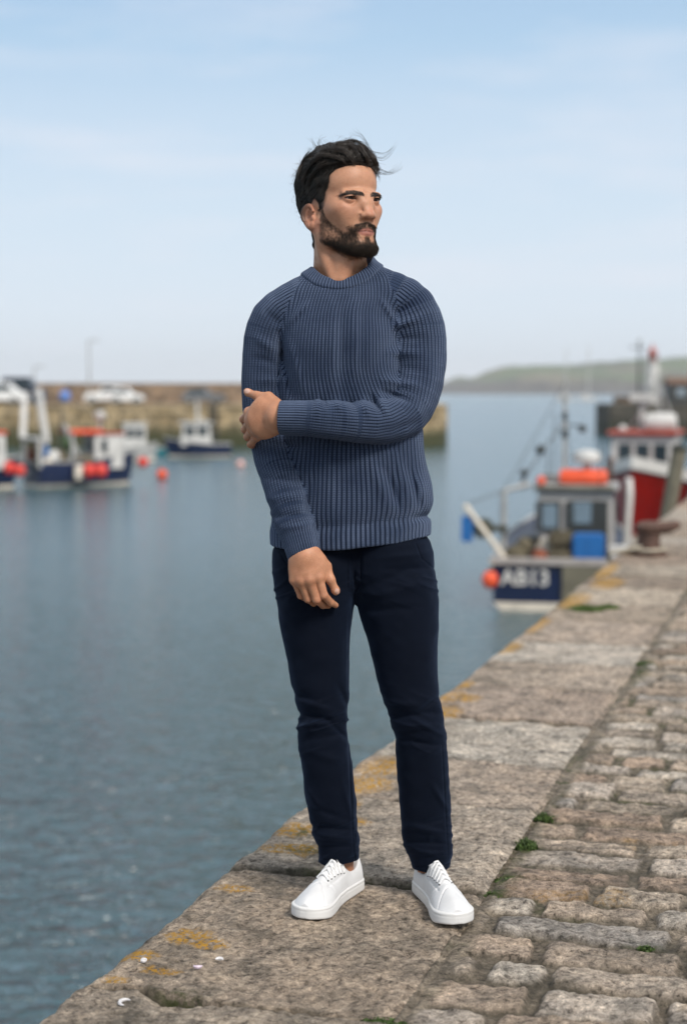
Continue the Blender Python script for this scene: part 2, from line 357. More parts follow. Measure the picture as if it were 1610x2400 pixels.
def build_pavement():
    rg = np.random.default_rng(5)
    s = srows(-1.0, 26.0, 0.0019); t = np.linspace(COPE_W - 0.03, 3.1, 400)
    S, T = np.meshgrid(s, t, indexing='ij')
    Sw = S + 0.009 * fbm(S * 5, T * 3.0, seed=71, oct=4, rough=0.6) - 0.015 * (T - 0.7); Tw = T + 0.010 * fbm(S * 9, T * 4, seed=73, oct=4, rough=0.6)
    cb = [-1.9]
    while cb[-1] < 28: cb.append(cb[-1] + rg.uniform(0.115, 0.170))
    cb = np.array(cb); r = np.clip(np.searchsorted(cb, Sw) - 1, 0, len(cb) - 2)
    ds = np.minimum(Sw - cb[r], cb[r + 1] - Sw); sp = (Sw - cb[r]) / (cb[r + 1] - cb[r])
    dt = np.zeros_like(S); sid = np.zeros_like(S); tp = np.zeros_like(S); endw = np.zeros_like(S)
    for k in range(len(cb) - 1):
        msk = r == k
        if not msk.any(): continue
        b = [COPE_W - 0.30 + rg.uniform(0.0, 0.30)]
        if b[0] > COPE_W - 0.1: b.insert(0, COPE_W - 0.3)
        while b[-1] < 3.4: b.append(b[-1] + rg.choice([rg.uniform(0.13, 0.20), rg.uniform(0.22, 0.32), rg.uniform(0.30, 0.44)], p=[0.18, 0.40, 0.42]))
        b = np.array(b); tw = Tw[msk]; q = np.clip(np.searchsorted(b, tw) - 1, 0, len(b) - 2)
        dt[msk] = np.minimum(tw - b[q], b[q + 1] - tw); sid[msk] = k * 40 + q; tp[msk] = (tw - b[q]) / (b[q + 1] - b[q])
    h1 = _hash(sid, sid * 0, sid * 0, 3); h2 = _hash(sid, sid * 0, sid * 0, 7); h3 = _hash(sid, sid * 0, sid * 0, 12); h4 = _hash(sid, sid * 0, sid * 0, 19); h5 = _hash(sid, sid * 0, sid * 0, 23)
    gap = 0.007 + 0.007 * h5 + 0.010 * np.clip(fbm(S * 24, T * 24, seed=77, oct=4, rough=0.6), -1, 1)
    kk = 0.014
    hsm = np.clip(kk - np.abs(ds - dt), 0, None) / kk
    dd = np.minimum(ds, dt) - hsm ** 2 * kk * 0.25 - gap                      # rounded corners
    dome = np.clip(dd / (0.010 + 0.010 * h4), 0, 1); dome = 1 - (1 - dome) ** 2.2
    inside = sstep(-0.002, 0.006, dd)
    Z = -0.013 + 0.006 * fbm(S * 30, T * 30, seed=79, oct=4)
    top = (h1 - 0.5) * 0.010 + (h2 - 0.5) * 0.018 * (sp - 0.5) + (h3 - 0.5) * 0.016 * (tp - 0.5) - 0.002
    rk = rocky(S * 1.0 + h1 * 9, T * 0.55 + h2 * 7, 83)
    top = top + 0.010 * rk + 0.005 * fbm(S * 9 + h2 * 5, T * 6, seed=85, oct=3)
    Z = Z + (top + 0.013) * dome
    Z += 0.012 * fbm(S * 0.9, T * 0.9, seed=87, oct=2)
    # mortar strip beside the coping
    strip = sstep(COPE_W + 0.055, COPE_W + 0.02, T + 0.02 * fbm(S * 6, T * 3, seed=89, oct=3))
    Z = Z * (1 - strip) + strip * (-0.006 + 0.006 * fbm(S * 18, T * 18, seed=91, oct=4))
    Z -= 0.006 * np.exp(-((T - COPE_W - 0.004) / 0.006) ** 2) + 0.02 * sstep(COPE_W - 0.008, COPE_W - 0.028, T)
    pal = np.array([[0.48, 0.43, 0.38], [0.41, 0.355, 0.30], [0.42, 0.345, 0.28], [0.39, 0.365, 0.34], [0.48, 0.405, 0.335], [0.38, 0.30, 0.24], [0.53, 0.485, 0.43], [0.44, 0.38, 0.315]])
    tone = pal[(h4 * 7.999).astype(int)] * (0.85 + 0.3 * h3[..., None])
    mort = np.array([0.245, 0.212, 0.17]) * (1 + 0.25 * fbm(S * 25, T * 25, seed=93, oct=3))[..., None]
    ins = (inside * (1 - strip))[..., None]
    tone = tone * ins + mort * (1 - ins)
    rim = sstep(0.012, -0.004, np.abs(dd)) * (1 - strip)
    dirt = np.clip(0.45 * rim + 0.30 * sstep(0.05, 0.4, fbm(S * 10, T * 8, seed=95, oct=4)) + (1 - inside) * 0.30 * sstep(-0.3, 0.4, fbm(S * 16, T * 16, seed=96, oct=3)), 0, 0.85)
    moss = np.clip((1 - inside) * sstep(0.10, 0.42, fbm(S * 3.2, T * 3.2, seed=97, oct=4)) * 0.9 + strip * 0.45 * sstep(0.0, 0.4, fbm(S * 5, T * 9, seed=99, oct=3)), 0, 1)
    for a, b, ra, rb in ((1.09, 0.72, .05, .04), (0.98, 0.71, .04, .03), (1.38, 0.72, .05, .03), (1.66, 0.72, .06, .03), (0.70, 1.10, .03, .03), (4.15, 0.73, .3, .03)):
        moss = np.maximum(moss, np.clip(1.2 * np.exp(-(((S - a) / ra) ** 2 + ((T - b) / rb) ** 2)), 0, 1))
    lich = 0.3 * sstep(0.42, 0.6, fbm(S * 4, T * 4, seed=101, oct=3)) * inside * sstep(4, 1, S)
    V = np.stack([QA[0] + S * QU[0] + T * QN[0], QA[1] + S * QU[1] + T * QN[1], Z], -1)
    n, m = S.shape
    o = mesh_np('pavement', V.reshape(-1, 3), grid_faces(n, m)[:, ::-1], M_stone, attrs=dict(tone=tone.reshape(-1, 3), dirt=dirt.ravel(), lichen=lich.ravel(), moss=moss.ravel()))
    tag(o, 'weathered stone setts laid in rows beside the coping slabs', 'pavement', kind='structure')
build_kerb(); build_pavement()
# the land behind the setts, and the masonry face of the quay down into the harbour
M_land = M_simple('old paving', (0.24, 0.205, 0.17), 0.9, scale=1.2, var=0.4, bump=0.5, bscale=9)
mb = MB(); a = [Q(-12, 0.6, -0.055), Q(140, 0.6, -0.055), Q(140, 60, -0.055), Q(-12, 60, -0.055)]
mb.add(a, [(0, 1, 2, 3)]); g = mb.build('ground', M_land); tag(g, 'paved land stretching behind the quay', 'ground', kind='structure')
def masonry(name, c1, c2, c3, moss, bw=0.9, bh=0.42, zdark=None):
    k = NT(name); tc = k.n('ShaderNodeUVMap').outputs[0]
    br = k.n('ShaderNodeTexBrick'); k.l(tc, br.inputs[0]); br.inputs['Scale'].default_value = 1.0
    br.inputs['Brick Width'].default_value = bw; br.inputs['Row Height'].default_value = bh; br.inputs['Mortar Size'].default_value = 0.018; br.inputs['Bias'].default_value = -0.1
    br.inputs['Color1'].default_value = (*c1, 1); br.inputs['Color2'].default_value = (*c2, 1); br.inputs['Mortar'].default_value = (*c3, 1)
    co = k.coord(); n = k.noise(co, 1.3, 6, 0.65); n2 = k.noise(co, 0.35, 4)
    c = k.mix(1.0, br.outputs[0], k.ramp(n, [(0.38, (0.45, 0.44, 0.41)), (0.5, (1, 1, 1)), (0.62, (1.35, 1.3, 1.2))]), 'MULTIPLY')
    # weed and damp belong to the tide mark on the stone
    sp = k.n('ShaderNodeSeparateXYZ'); k.l(k.n('ShaderNodeNewGeometry').outputs['Position'], sp.inputs[0])
    z = k.math('ADD', sp.outputs[2], k.math('MULTIPLY', n, 1.2))
    tide = k.n('ShaderNodeMapRange'); tide.inputs['From Min'].default_value = -1.5; tide.inputs['From Max'].default_value = -0.6
    tide.inputs['To Min'].default_value = 1; tide.inputs['To Max'].default_value = 0; k.l(z, tide.inputs[0])
    c = k.mix(tide.outputs[0], c, moss)
    k.l(c, k.b.inputs['Base Color']); k.setv(Roughness=0.9)
    b = k.bump(br.outputs['Fac'], -0.6, 0.03); b = k.bump(k.noise(co, 6, 6, 0.65), 0.6, 0.05, b); k.l(b, k.b.inputs['Normal'])
    return k.m
M_quayface = masonry('harbour masonry', (0.20, 0.17, 0.14), (0.28, 0.24, 0.19), (0.07, 0.06, 0.05), (0.035, 0.04, 0.02))
def wall_quad(name, pts, mat, parent=None):
    """pts: list of (x, y) run; vertical sheet z0..z1 with metric UVs; each item (Vector2, z0, z1)"""
    V = []; Fc = []; UV = []; L = 0; prev = None
    for i, (p, z0, z1) in enumerate(pts):
        if prev is not None: L += math.hypot(p[0] - prev[0], p[1] - prev[1])
        prev = p; V += [(p[0], p[1], z0), (p[0], p[1], z1)]; UV += [(L, z0), (L, z1)]
        if i: Fc.append((2 * i - 2, 2 * i, 2 * i + 1, 2 * i - 1))
    Fc = np.array(Fc); UV = np.array(UV)
    return mesh_np(name, np.array(V), Fc, mat, parent, False, uv=UV[Fc.ravel()])
qw = wall_quad('quay_wall', [(Q(x, 0.02), -5.5, -0.30) for x in (-12, 140)], M_quayface)
tag(qw, 'dark masonry face of the near quay dropping into the water', 'quay wall')
# ------------------------------------------------------------------ water
def build_water():
    k = NT('harbour water')
    co = k.coord(scale=(1.0, 1.0, 1.0))
    mp1 = k.coord(scale=(2.1, 3.2, 1)); mp2 = k.coord(scale=(0.55, 0.9, 1)); mp3 = k.coord(scale=(0.012, 0.05, 1))
    n1 = k.noise(mp1, 1.6, 3, 0.5, 0.6); n2 = k.noise(mp2, 1.4, 4, 0.5, 0.5); n3 = k.noise(mp3, 1, 3)
    calm = k.ramp(n3, [(0.35, 0.55), (0.65, 1.0)])
    k.setv(IOR=2.0)
    sp_ = k.n('ShaderNodeSeparateXYZ'); k.l(k.n('ShaderNodeNewGeometry').outputs['Position'], sp_.inputs[0])
    def along(a, b, v0, v1):
        ch = k.n('ShaderNodeMapRange'); ch.interpolation_type = 'SMOOTHSTEP'
        for q, v in zip(('From Min', 'From Max', 'To Min', 'To Max'), (a, b, v0, v1)): ch.inputs[q].default_value = v
        k.l(sp_.outputs[1], ch.inputs[0]); return ch.outputs[0]
    b = k.bump(n2, 0.8, 0.26); k.l(along(8, 40, 0.75, 0.13), b.node.inputs['Strength'])
    b2 = k.bump(n1, 0.85, 0.26, b); k.l(along(8, 50, 1.0, 0.24), b2.node.inputs['Strength'])
    k.l(b2, k.b.inputs['Normal'])
    k.l(k.mix(n3, (0.006, 0.046, 0.060), (0.014, 0.070, 0.092)), k.b.inputs['Base Color'])
    k.l(along(9, 40, 0.09, 0.17), k.b.inputs['Roughness'])
    xs = [-6000, -900, -120, -40, 0, 40, 120, 900, 6000]; ys = [-200, 0, 20, 60, 140, 400, 1500, 3500, 6000]
    V = [(x, y, WATER) for y in ys for x in xs]; n = len(xs)
    Fc = [(j * n + i, j * n + i + 1, (j + 1) * n + i + 1, (j + 1) * n + i) for j in range(len(ys) - 1) for i in range(n - 1)]
    o = mesh_np('water', np.array(V, float), np.array(Fc), k.m, smooth=False)
    tag(o, 'calm blue grey harbour water with small ripples', 'water', kind='structure')
build_water()
# ================================================================== background materials
M_white = M_worn('white boat paint', (0.60, 0.59, 0.565), (0.30, 0.20, 0.13), 0.60, 0.5, 1.6)
M_cream = M_simple('cream boat paint', (0.62, 0.56, 0.47), 0.5, var=0.25)
M_blue = M_worn('dark blue hull paint', (0.003, 0.012, 0.050), (0.012, 0.032, 0.07), 0.62, 0.4)
M_navy = M_worn('navy hull paint', (0.008, 0.018, 0.065), (0.04, 0.05, 0.07), 0.6, 0.4)
M_red = M_worn('red hull paint', (0.25, 0.007, 0.005), (0.13, 0.008, 0.006), 0.55, 0.4)
M_roofred = M_worn('red roof paint', (0.42, 0.065, 0.035), (0.50, 0.30, 0.24), 0.55, 0.6)
M_orange = M_simple('orange buoy plastic', (0.72, 0.085, 0.025), 0.5, var=0.12)
M_redbuoy = M_simple('red buoy plastic', (0.62, 0.045, 0.03), 0.5, var=0.12)
M_pink = M_simple('faded pink buoy', (0.72, 0.42, 0.36), 0.5)
M_glass = M_simple('dark cabin glass', (0.02, 0.035, 0.045), 0.08, var=0.2)
M_skyglass = M_simple('light cabin glass', (0.17, 0.235, 0.29), 0.06, var=0.1)
M_dark = M_simple('dark painted steel', (0.03, 0.035, 0.035), 0.5)
M_grey = M_simple('grey painted steel', (0.34, 0.34, 0.33), 0.5)
M_wood = M_simple('weathered timber', (0.14, 0.13, 0.095), 0.85, var=0.45, scale=2.5)
M_woodd = M_simple('dark wet timber', (0.05, 0.052, 0.038), 0.8, var=0.45, scale=2)
M_rust = M_simple('rusty iron', (0.085, 0.045, 0.032), 0.75, var=0.6, scale=9, bump=0.5, bscale=70)
M_gear = M_simple('fishing net', (0.10, 0.085, 0.055), 0.95, var=0.6, scale=4, bump=0.6)
M_gearg = M_simple('green net', (0.06, 0.10, 0.04), 0.95, var=0.5, scale=4, bump=0.6)
M_gearr = M_simple('rust red gear', (0.20, 0.055, 0.025), 0.9, var=0.5, scale=4)
M_bluebox = M_simple('blue plastic', (0.012, 0.12, 0.36), 0.5, var=0.2)
M_teal = M_simple('teal paint', (0.01, 0.17, 0.20), 0.5)
M_rope = M_simple('old rope', (0.36, 0.32, 0.25), 0.95, var=0.3, scale=20)
M_deck = M_simple('grey deck paint', (0.36, 0.33, 0.31), 0.7)
M_tyre = M_simple('tyre rubber', (0.02, 0.02, 0.02), 0.85)
# ------------------------------------------------------------------ boats
class Boat:
    """local frame: x towards the bow, y to port, z up from the waterline"""
    def __init__(s, name, label, loc, rz, L, B, zs, zb, mhull, group, stripe=True, flare=0.14, stern=0.86, cat='boat'):
        s.r = empty(name, loc, rz); tag(s.r, label, cat, group)
        s.Mi = (Matrix.Translation(loc) @ Matrix.Rotation(rz, 4, 'Z')).inverted()
        s.L, s.B, s.zs, s.zb = L, B, zs, zb; s.stern = stern; s.flare = flare
        n = 22; V = []; s.gun = []
        rows = [-0.55, -0.30, -0.06, 0.16, 0.2, None]
        for i in range(n + 1):
            u = i / n; x = -L / 2 + L * u
            b, z = s.half(u), s.sheer(u)
            ring = []
            for j, h in enumerate(rows):
                h2 = z if h is None else min(h, z - 0.02)
                q = (h2 + 0.55) / (z + 0.55)
                w = b * (0.10 + 0.90 * min(1, q * 2.2) ** 0.6) * (1 - flare * (1 - q) * (0.4 + u))
                xx = x + (0.10 * L * (q - 0.45) * max(0, (u - 0.7) / 0.3) ** 1.5)
                ring.append((xx, w, h2))
            s.gun.append(ring[-1])
            V += ring + [(a, -w, c) for a, w, c in reversed(ring)]
        m = len(rows) * 2; Fc = []
        for i in range(n):
            for j in range(m - 1): Fc.append((i * m + j, (i + 1) * m + j, (i + 1) * m + j + 1, i * m + j + 1))
        Fc = [f for f in Fc]
        mb = MB().add(V, Fc); mb.f += [tuple(range(m)), tuple(n * m + k for k in reversed(range(m)))]
        hull = mb.build('hull', mhull, s.r, True)
        # deck slightly below the gunwale
        dv = []
        for i in range(n + 1):
            x, w, z = s.gun[i]; dv += [(x, w * 0.97, z - 0.18), (x, -w * 0.97, z - 0.18)]
        MB().add(dv, [(2 * i, 2 * i + 1, 2 * i + 3, 2 * i + 2) for i in range(n)]).build('deck', M_deck, s.r)
        if stripe:
            sv = []
            for sd in (1, -1):
                b0 = len(sv)
                for i in range(n + 1):
                    ring = V[i * m:(i + 1) * m]
                    k = (2, 3) if sd == 1 else (m - 3, m - 4)
                    sv += [Vector(ring[k[0]]) + Vector((0, 0.012 * sd, 0)), Vector(ring[k[1]]) + Vector((0, 0.012 * sd, 0))]
            fs = [(2 * i + b, 2 * i + 1 + b, 2 * i + 3 + b, 2 * i + 2 + b) for b in (0, 2 * (n + 1)) for i in range(n)]
            o = 0; A1 = Vector(V[2]); A2 = Vector(V[3]); B1 = Vector(V[m - 3]); B2 = Vector(V[m - 4]); k = len(sv); off = Vector((-0.012, 0, 0))
            sv += [A1 + off, A2 + off, B2 + off, B1 + off]; fs.append((k, k + 1, k + 2, k + 3))
            MB().add(sv, fs).build('waterline_stripe', M_cream, s.r)
        for sd in (1, -1):
            MB().tube([(x, w * sd, z) for x, w, z in s.gun], 0.045, 6).build('gunwale', M_grey if mhull is not M_red else M_dark, s.r, True)
        MB().tube([(s.gun[0][0], s.gun[0][1], s.gun[0][2]), (s.gun[0][0], -s.gun[0][1], s.gun[0][2])], 0.05, 6).build('gunwale', M_grey, s.r, True)
    def half(s, u):
        f = 1 - max(0, (u - 0.42) / 0.58) ** 2.1
        return s.B / 2 * max(0.02, f) * (s.stern + (1 - s.stern) * min(1, u / 0.35))
    def sheer(s, u): return s.zs + (s.zb - s.zs) * max(0, (u - 0.25) / 0.75) ** 1.6
    def l(s, p): return s.Mi @ Vector(p)
    def px(s, dx, dy, Y): return s.Mi @ D(dx, dy, Y)
    def cabin(s, x0, x1, w, z0, z1, roofm, mat=None, wins=(2, 2, 2, 2), taper=0.94, glass=None, yo=0.0, name='wheelhouse'):
        mat = mat or M_white; glass = glass or M_glass; cx, ln, h = (x0 + x1) / 2, x1 - x0, z1 - z0
        wh = MB().box((cx, yo, (z0 + z1) / 2), (ln, w, h), taper=taper).build(name, mat, s.r, bevel=0.03)
        rf = MB().box((cx, yo, z1 + 0.05), (ln * 1.08, w * 1.08, 0.11)).build('roof', roofm, wh, bevel=0.03)
        zc = z0 + h * 0.66; hh = h * 0.36
        def pane(c, d):
            f = MB().box(c, [q + 0.05 if q > 0.06 else q for q in d]).build('window', M_dark, wh)
            MB().box(c, [q if q > 0.06 else q + 0.02 for q in d]).build('pane', glass, f)
        for k in range(wins[0]): ww = w * 0.8 / wins[0]; pane((x0 + ln * (1 - taper) * 0.33, yo - w * 0.4 + ww * (k + 0.5), zc), (0.05, ww * 0.66, hh))
        for k in range(wins[1]): ww = w * 0.8 / wins[1]; pane((x1 - ln * (1 - taper) * 0.33, yo - w * 0.4 + ww * (k + 0.5), zc), (0.05, ww * 0.66, hh))
        for sd in (-1, 1):
            for k in range(wins[2]): ww = ln * 0.8 / wins[2]; pane((x0 + ln * 0.1 + ww * (k + 0.5), yo + sd * w * (0.5 - (1 - taper) * 0.33 * 0.5), zc), (ww * 0.66, 0.05, hh))
        return wh
    def part(s, name, mb, mat, smooth=True, parent=None, bevel=0): return mb.build(name, mat, parent or s.r, smooth, bevel)
def thing(mb, name, label, cat, mat, group=None, smooth=True, bevel=0, loc=None):
    if loc is not None:
        loc = Vector(loc); mb.v = [tuple(Vector(v) - loc) for v in mb.v]
    o = mb.build(name, mat, None, smooth, bevel)
    if loc is not None: o.location = loc
    return tag(o, label, cat, group)
def buoy(c, r, label, mat, group, stretch=1.15, rope_to=None, name='buoy'):
    e = empty(name, c); tag(e, label, 'buoy', group)
    MB().ball((0, 0, 0), r, 18, 12, (1, 1, stretch)).build('float', mat, e, True)
    MB().lathe((0, 0, r * stretch * 0.93), [(r * 0.34, 0), (r * 0.30, r * 0.22), (r * 0.14, r * 0.34)], 12).build('eye_cap', M_dark if mat is not M_pink else M_bluebox, e, True)
    if rope_to is not None: MB().tube([(0, 0, r * stretch), Vector(rope_to) - Vector(c)], 0.012, 5).build('lanyard', M_rope, e, True)
    return e
GB = 'fishing boats in the harbour'
# ---- blue potter moored under the quay, stern to the camera
A = Boat('fishing_boat', 'blue sterned fishing boat with white wheelhouse and orange life raft moored under the quay', D(1290, 1395, 33.4) * 1, R(80), 6.8, 2.75, 0.93, 1.7, M_blue, GB, stern=0.95)
A.r.location.z = WATER; A.Mi = (Matrix.Translation(A.r.location) @ Matrix.Rotation(R(80), 4, 'Z')).inverted()
def text_part(body, parent, mat, M, size, name='registration_number', depth=0.006, bold=0.0):
    cu = bpy.data.curves.new('lettering', 'FONT'); cu.body = body; cu.size = size; cu.extrude = depth; cu.align_x = 'CENTER'; cu.align_y = 'CENTER'; cu.offset = bold
    o = bpy.data.objects.new('lettering', cu); COL.objects.link(o); bpy.context.view_layer.update()
    me = bpy.data.meshes.new_from_object(o.evaluated_get(bpy.context.evaluated_depsgraph_get())); bpy.data.objects.remove(o); bpy.data.curves.remove(cu)
    me.materials.clear(); me.materials.append(mat); me.transform(M)
    t = bpy.data.objects.new(name, me); COL.objects.link(t); t.parent = parent; return t
xs_ = -3.4
# letters on the transom (facing astern, reading from port to starboard)
Mt = Matrix(((0, 0, -1, xs_ - 0.02), (-1, 0, 0, 0.66), (0, 1, 0, 0.63), (0, 0, 0, 1)))
text_part('AB13', A.r, M_white, Mt, 0.42, bold=0.012)
A.part('transom_board', MB().box((xs_ - 0.04, -0.60, 0.45), (0.06, 1.1, 0.86)), M_wood, False)
A.part('transom_cap', MB().box((xs_, 0, 0.96), (0.16, 2.7, 0.12)), M_deck, False)
M_cabin = M_worn('grey white cabin paint', (0.47, 0.46, 0.45), (0.20, 0.15, 0.11), 0.58, 0.6, 2.0)
wh = A.cabin(-1.15, 0.75, 1.62, 0.55, 2.17, M_grey, M_cabin, wins=(0, 3, 2, 0), yo=-0.22)
f_ = MB().box((-1.165, 0.30, 1.66), (0.05, 0.44, 0.62)).build('window', M_dark, wh); MB().box((-1.18, 0.30, 1.66), (0.05, 0.30, 0.48)).build('pane', M_skyglass, f_)
d_ = MB().box((-1.165, -0.46, 1.28), (0.05, 0.84, 1.42)).build('doorway', M_dark, wh); MB().box((-1.18, -0.36, 1.74), (0.05, 0.36, 0.44)).build('pane', M_skyglass, d_)
A.part('roof_rail', MB().tube([(-1.2, 0.62, 2.58), (-1.2, -1.0, 2.58)], 0.05, 6), M_wood)
A.part('life_raft', MB().lathe((-0.3, -0.85, 2.74), [(0.02, -0.0), (0.16, 0.02), (0.18, 0.1), (0.18, 0.9), (0.16, 0.98), (0.02, 1.0)], 14, 'Y'), M_orange)
A.part('roof_light', MB().ball((-0.9, 0.50, 2.70), 0.10, 10, 8), M_orange)
A.part('roof_light', MB().ball((-0.9, 0.85, 2.86), 0.09, 10, 8).tube([(-0.9, 0.85, 2.5), (-0.9, 0.85, 2.8)], 0.025, 6), M_dark)
A.part('mast', MB().tube([(-0.3, 0.05, 2.15), (-0.3, 0.05, 4.05), (-0.3, 0.05, 4.55)], [0.05, 0.04, 0.03], 8), M_grey)
A.part('mast_lamp', MB().lathe((-0.3, 0.05, 3.25), [(0.07, 0), (0.07, 0.16)], 10), M_dark)
A.part('mast_lamp', MB().lathe((-0.3, 0.05, 3.62), [(0.06, 0), (0.06, 0.16)], 10), M_dark); A.part('masthead', MB().ball((-0.3, 0.05, 4.1), 0.07, 10, 8), M_grey)
A.part('deck_lamp', MB().ball((-0.3, -0.32, 3.44), 0.09, 10, 8).tube([(-0.3, 0.05, 3.5), (-0.3, -0.32, 3.5)], 0.018, 5), M_dark)
A.part('stay', MB().tube([(-0.3, 0.05, 3.6), (-0.9, 0.95, 2.3)], 0.018, 5).ball((-0.62, 0.53, 3.0), 0.11, 10, 8), M_dark)
A.part('radar', MB().lathe((-0.2, -0.42, 3.05), [(0.20, 0), (0.29, 0.03), (0.31, 0.12), (0.27, 0.22), (0.08, 0.27)], 18).tube([(-0.2, -0.42, 2.5), (-0.2, -0.42, 3.05)], 0.085, 8), M_white)
A.part('gantry', MB().tube([(-2.9, 1.12, 0.8), (-2.9, 1.12, 2.28), (-1.4, 0.72, 2.32)], 0.06, 8).tube([(-2.9, 1.12, 1.2), (-2.2, 1.16, 0.8)], 0.04, 6), M_grey)
A.part('hauler', MB().lathe((-3.05, 1.50, 1.55), [(0.05, -.12), (0.20, -.1), (0.10, 0), (0.20, .1), (0.05, .12)], 14, 'X').box((-3.0, 1.24, 1.55), (0.12, 0.40, 0.12)), M_woodd)
A.part('derrick', MB().tube([(-3.2, 1.05, 0.95), (-3.25, 1.85, 2.02)], 0.055, 8), M_cream)
A.part('derrick_plate', MB().box((-3.2, 1.80, 1.55), (0.08, 0.22, 0.5)), M_bluebox, False)
A.part('grab_rail', MB().tube([(-0.4, -1.25, 0.9), (-0.4, -1.32, 2.1), (-0.2, -1.30, 2.35), (0.5, -1.28, 2.35), (0.6, -1.3, 1.0)], 0.07, 8), M_white)
A.part('capstan', MB().lathe((-2.3, 0.62, 0.74), [(0.22, 0), (0.13, 0.2), (0.13, 0.45), (0.24, 0.6), (0.05, 0.64)], 14), M_dark)
GG = 'gear on the deck of the blue boat'
def onA(x, y, z): return A.r.matrix_basis @ Vector((x, y, z))
bpy.context.view_layer.update()
MAw = Matrix.Translation(A.r.location) @ Matrix.Rotation(R(80), 4, 'Z')
def boxA(c, d, bevel=0.03):
    b = MB().box((0, 0, 0), d, rz=R(80)); w = MAw @ Vector(c); b.v = [tuple(Vector(v) + w) for v in b.v]; return b, w
b_, w_ = boxA((-2.55, -0.52, 1.12), (0.62, 0.62, 0.62)); thing(b_, 'fish_box', 'bright blue plastic bin standing on the blue boat beside its doorway', 'bin', M_bluebox, bevel=0.04, smooth=False, loc=w_)
b_, w_ = boxA((-2.35, -1.12, 1.0), (0.5, 0.44, 0.36)); thing(b_, 'fish_box', 'pale fish box behind the blue bin on the moored boat', 'box', M_white, bevel=0.03, smooth=False, loc=w_)
w_ = MAw @ Vector((-2.2, 0.35, 1.02)); thing(MB().ball(w_, 0.24, 14, 10, (1, 1, 1.2)), 'buoy', 'cream pot buoy lying against the wheelhouse of the blue boat', 'buoy', M_cream, GG, loc=w_)
w_ = MAw @ Vector((-3.05, 0.86, 1.05)); thing(MB().ball(w_, 0.20, 12, 8, (1.2, .9, 1)).ball(w_ + Vector((.16, .05, .16)), 0.17, 12, 8), 'net_heap', 'brown net heaped in the stern corner of the blue boat', 'net', M_gear, GG, loc=w_)
w_ = MAw @ Vector((-3.0, 0.42, 0.98)); thing(MB().ball(w_, 0.17, 12, 8, (1, 1, 1.1)), 'net_heap', 'rust red rope bundle on the stern of the blue boat', 'rope bundle', M_gearr, GG, loc=w_)
cB = D(1118, 1323, 29.7); buoy(cB, 0.155, 'orange buoy hanging from the stern corner of the blue moored boat', M_orange, 'orange and red buoys hung on boats', rope_to=MAw @ Vector((-3.4, 1.28, 0.95)))
for k_, (x, y, h, t_) in enumerate(((-0.9, -0.7, 1.1, .012), (0.5, 0.3, 1.6, .012), (0.3, -0.8, 1.3, .012), (-0.1, 0.4, 0.8, .014))): A.part('aerial', MB().tube([(x, y, 2.5), (x + .04, y, 2.5 + h)], t_, 5), M_dark)
A.part('rigging', MB().tube([(-0.3, 0.05, 4.4), (-2.9, 1.12, 2.28)], 0.010, 5), M_dark); A.part('rigging', MB().tube([(-0.3, 0.05, 4.4), (3.1, 0, 1.9)], 0.010, 5), M_dark); A.part('rigging', MB().tube([(-2.9, 1.12, 2.28), (-3.25, 1.85, 2.02)], 0.012, 5), M_dark)
A.part('roof_box', MB().box((0.2, 0.35, 2.68), (0.5, 0.4, 0.22)), M_grey, False, bevel=0.03); A.part('exhaust', MB().tube([(0.6, -0.9, 2.5), (0.6, -0.9, 3.15)], 0.06, 8), M_rust)
for k_, (x, y, z, lb_) in enumerate(((-2.75, 0.05, 0.98, 'crab pot on the stern deck of the blue boat, nearest the transom'), (-2.3, 0.0, 0.98, 'crab pot on the stern deck of the blue boat, second from the transom'), (-2.5, 0.02, 1.32, 'crab pot stacked on top of two others on the blue boat'))):
    b_, w_ = boxA((x, y, z), (0.42, 0.5, 0.32)); thing(b_, 'crab_pot', lb_, 'crab pot', M_gear if k_ != 1 else M_woodd, 'crab pots on the blue boat', bevel=0.07, loc=w_)
for o in A.r.children:
    if o.name.split('.')[0] in ('life_raft', 'roof_light', 'radar', 'aerial', 'roof_rail', 'roof_box', 'exhaust'): o.location.z -= 0.33
# ---- red boat beyond, bow to the camera
B_ = Boat('fishing_boat', 'red hulled fishing boat with white cabin and red roof beyond the blue boat', D(1469, 1230, 47.5), R(-106), 7.2, 2.7, 1.35, 2.05, M_red, GB, flare=0.3)
B_.r.location.z = WATER; MBw = Matrix.Translation(B_.r.location) @ Matrix.Rotation(R(-106), 4, 'Z')
B_.part('bulwark', MB().add([v for x, w, z in B_.gun[10:] for sd in (1,) for v in ((x, w * 1.01, z + 0.02), (x - .05, w * 0.98, z + 0.02 + 0.36))] + [v for x, w, z in reversed(B_.gun[10:]) for v in ((x, -w * 1.01, z + 0.02), (x - .05, -w * 0.98, z + 0.02 + 0.36))],
       [(2 * i, 2 * i + 1, 2 * i + 3, 2 * i + 2) for i in range(2 * len(B_.gun[10:]) - 1)]), M_white)
B_.cabin(-1.9, 0.9, 1.95, 1.1, 2.93, M_roofred, wins=(2, 3, 2, 2))
B_.part('radar', MB().box((0.0, -0.12, 4.02), (0.5, 0.72, 0.26)).tube([(0, -0.12, 2.9), (0, -0.12, 3.9)], 0.09, 8), M_white, False, bevel=0.05)
B_.part('life_raft', MB().lathe((0.2, -0.02, 3.28), [(0.05, 0), (0.26, 0.04), (0.30, 0.2), (0.30, 0.75), (0.26, 0.92), (0.05, 0.96)], 14, 'Y'), M_white)
B_.part('mast', MB().tube([(-0.6, 0.45, 2.9), (-0.6, 0.25, 4.7)], 0.045, 8).tube([(-0.6, 0.25, 4.6), (-0.6, 0.95, 2.95)], 0.03, 6).tube([(-0.6, 0.30, 4.2), (-0.6, -0.7, 2.95)], 0.03, 6), M_grey)
